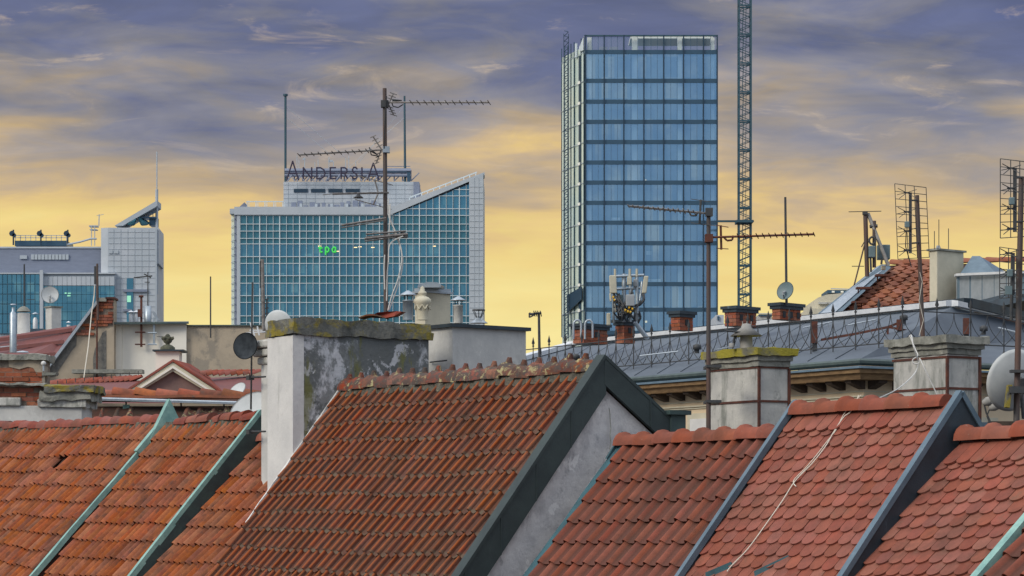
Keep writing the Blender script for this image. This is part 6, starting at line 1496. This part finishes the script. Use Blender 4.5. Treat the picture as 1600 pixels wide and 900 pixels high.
part('balcony_rail', MB().tube(P(221, 332, YP+4), P(244, 332, YP+4), .10, 4).tube(P(227, 339, YP+4), P(227, 332, YP+4), .10, 4).tube(P(233, 339, YP+4), P(233, 332, YP+4), .10, 4).tube(P(239, 339, YP+4), P(239, 332, YP+4), .10, 4), MT['tower_dark'], lt_)
part('roof_dish', MB().lathe(P(210, 352, YP+4), [(.2, 0), (.9, .5), (1.3, 1.0), (1.2, 1.02)], 14, Vector((-.5, -.2, .8))).lathe(P(221, 352, YP+4), [(.2, 0), (.9, .5), (1.4, 1.2)], 14, Vector((.5, -.2, .8))), MT['teal_band'], lt_)
part('roof_ladder', MB().tube(P(154.5, 353, YP+4), P(155, 335, YP+4), .13, 4).tube(P(151, 337, YP+4), P(162, 335, YP+4), .07, 4).tube(P(143, 353, YP+5), P(143, 384, YP+5), .12, 4).tube(P(148, 353, YP+5), P(148, 384, YP+5), .12, 4).fbox(139, 352, 152, 354, YP+5, 2).fbox(140, 358, 151, 359, YP+5, 2), MT['joint'], lt_)
part('pipe_run', MB().poly([P(105, 382, YP+5), P(125, 378, YP+5), P(142, 373, YP+5), P(151, 373, YP+5)], .2, 5), MT['joint'], lt_)
part('roof_plant', MB().fbox(23, 376, 104, 384, YP+6, 8), MT['tower_dark'], lt_)
m = MB()
for u in range(24, 106, 8): m.tube(P(u, 376, YP+6), P(u, 368, YP+6), .09, 4)
for v in (368, 371.5): m.tube(P(23, v, YP+6), P(104, v, YP+6), .09, 4)
part('roof_rail', m, MT['joint'], lt_)
for u, v in ((21, 359), (64, 359), (106, 359)): part('aerial', MB().tube(P(u, 383, YP+5), P(u, v, YP+5), .18, 5).lathe(P(u-2, 365, YP+4.6), [(.1, 0), (.6, .2)], 8, Vector((0, -1, 0))).lathe(P(u+1.5, 368, YP+4.6), [(.1, 0), (.45, .2)], 8, Vector((0, -1, 0))), MT['tower_fin'], lt_)
part('vent_grille', MB().fbox(31, 399, 42, 404.5, YP+3.7, .4), MT['joint'], lt_)
m = MB()
for i in range(11): m.fbox(48.5+i*5.4, 397.5, 53+i*5.4, 405.5, YP+3.7, .4)
part('vent_grille', m, MT['joint'], lt_)
part('cornice_rail', MB().fbox(-60, 426, 180, 428, YP+.5, 2), MT['facade_white'], lt_)
part('pillar', MB().fbox(62, 422, 67, 515, YP-.3, 1), MT['facade_white'], lt_)
part('podium', MB().box(Vector((XP(-120), YP+1, 0)), Vector((XP(179)-XP(-120), 0, 0)), Vector((0, 5, 0)), UP*zat(428, YP)), MT['joint'], lt_)
for i in range(15):
    u0 = 68+i*7.4; part('cladding_panel', MB().fbox(u0, 432, u0+6.9, 446, YP+.7, .3), MT['facade_white'], lt_)
for r_ in range(6):
    for i in range(9):
        u0 = -3+i*7.2; part('pane', MB().fbox(u0+.5, 429+r_*15.5, u0+6.8, 443.5+r_*15.5, YP+.6, .3), MT['teal_pane'], lt_)
for r_ in range(5):
    for i in range(15):
        u0 = 68+i*7.4; part('pane', MB().fbox(u0+.25, 447+r_*13.5, u0+7.2, 460+r_*13.5, YP+.7, .3), MT['teal_pane'], lt_)
part('lit_pane', MB().fbox(101, 457, 104, 459, YP+.55, .1).fbox(106, 457.5, 110.5, 459, YP+.55, .1).fbox(105, 461, 110, 463, YP+.55, .1), MT['lit_green'], lt_)
# ---- small far buildings on the right
YQ = 300
fb_ = thing('apartment_block', 'distant pale stepped apartment block just left of the orange-red roof', 'building', (X(1300, YQ), YQ, 0))
part('block', MB().prism([P(1278, 928-60, YQ), P(1330, 868, YQ), P(1330, 457, YQ), P(1293, 460, YQ), P(1278, 465, YQ)], Vector((0, 15, 0))), MT['cream_stone'], fb_)
part('block', MB().fbox(1262, 482, 1284, 868, YQ-3, 10), MT['cream_stone'], fb_); part('band', MB().fbox(1294, 472, 1330, 475, YQ-.4, .6).fbox(1279, 472, 1293, 475, YQ-.3, .6).fbox(1279, 482, 1330, 484, YQ-.4, .6), MT['chim_light'], fb_)
part('attic', MB().fbox(1293, 453, 1330, 458, YQ+2, 6), MT['tower_dark'], fb_)
for u in (1300, 1314, 1322): part('window', MB().fbox(u, 454.5, u+4, 457, YQ+1.8, .3), MT['lit'] if 0 else MT['int_col'], fb_)
part('roof_rail', MB().tube(P(1298, 451, YQ+2), P(1330, 452, YQ+2), .08, 4), MT['joint'], fb_)
fc = thing('apartment_block', 'tiny far rooftop with dark window band between the crane foot and the dish chimney', 'building', (X(1190, YQ), YQ, 0))
part('block', MB().fbox(1184, 493, 1206, 868, YQ, 8), MT['chim_light'], fc); part('attic', MB().fbox(1186, 491, 1207, 493.4, YQ-.2, 6), MT['tower_dark'], fc)
part('railing', MB().tube(P(1184, 490, YQ), P(1207, 490, YQ), .06, 4), MT['joint'], fc)
fd = thing('apartment_block', 'far pale block between the blue tower foot and the brick chimney before the crane', 'building', (X(1125, YQ), YQ, 0))
part('block', MB().fbox(1119, 492, 1131, 868, YQ, 8), MT['facade_white'], fd); part('window', MB().fbox(1121, 494, 1124, 500, YQ-.2, .4), MT['tower_dark'], fd)
# ---------------------------------------------------------------- names of the families
FAM = {'satellite dish': 'satellite dishes on the rooftops', 'flue': 'metal flues on the rooftops', 'antenna mast': 'aerial masts and rods on the rooftops', 'office tower': 'glass office towers',
       'cable': 'loose cables on the roofs', 'bracket': 'aerial brackets on the white block', 'roof tile': 'loose tiles on the stained chimney'}
for o in S.objects:
    if o.parent is None and o.get('category') in FAM and not o.get('group'): o['group'] = FAM[o['category']]
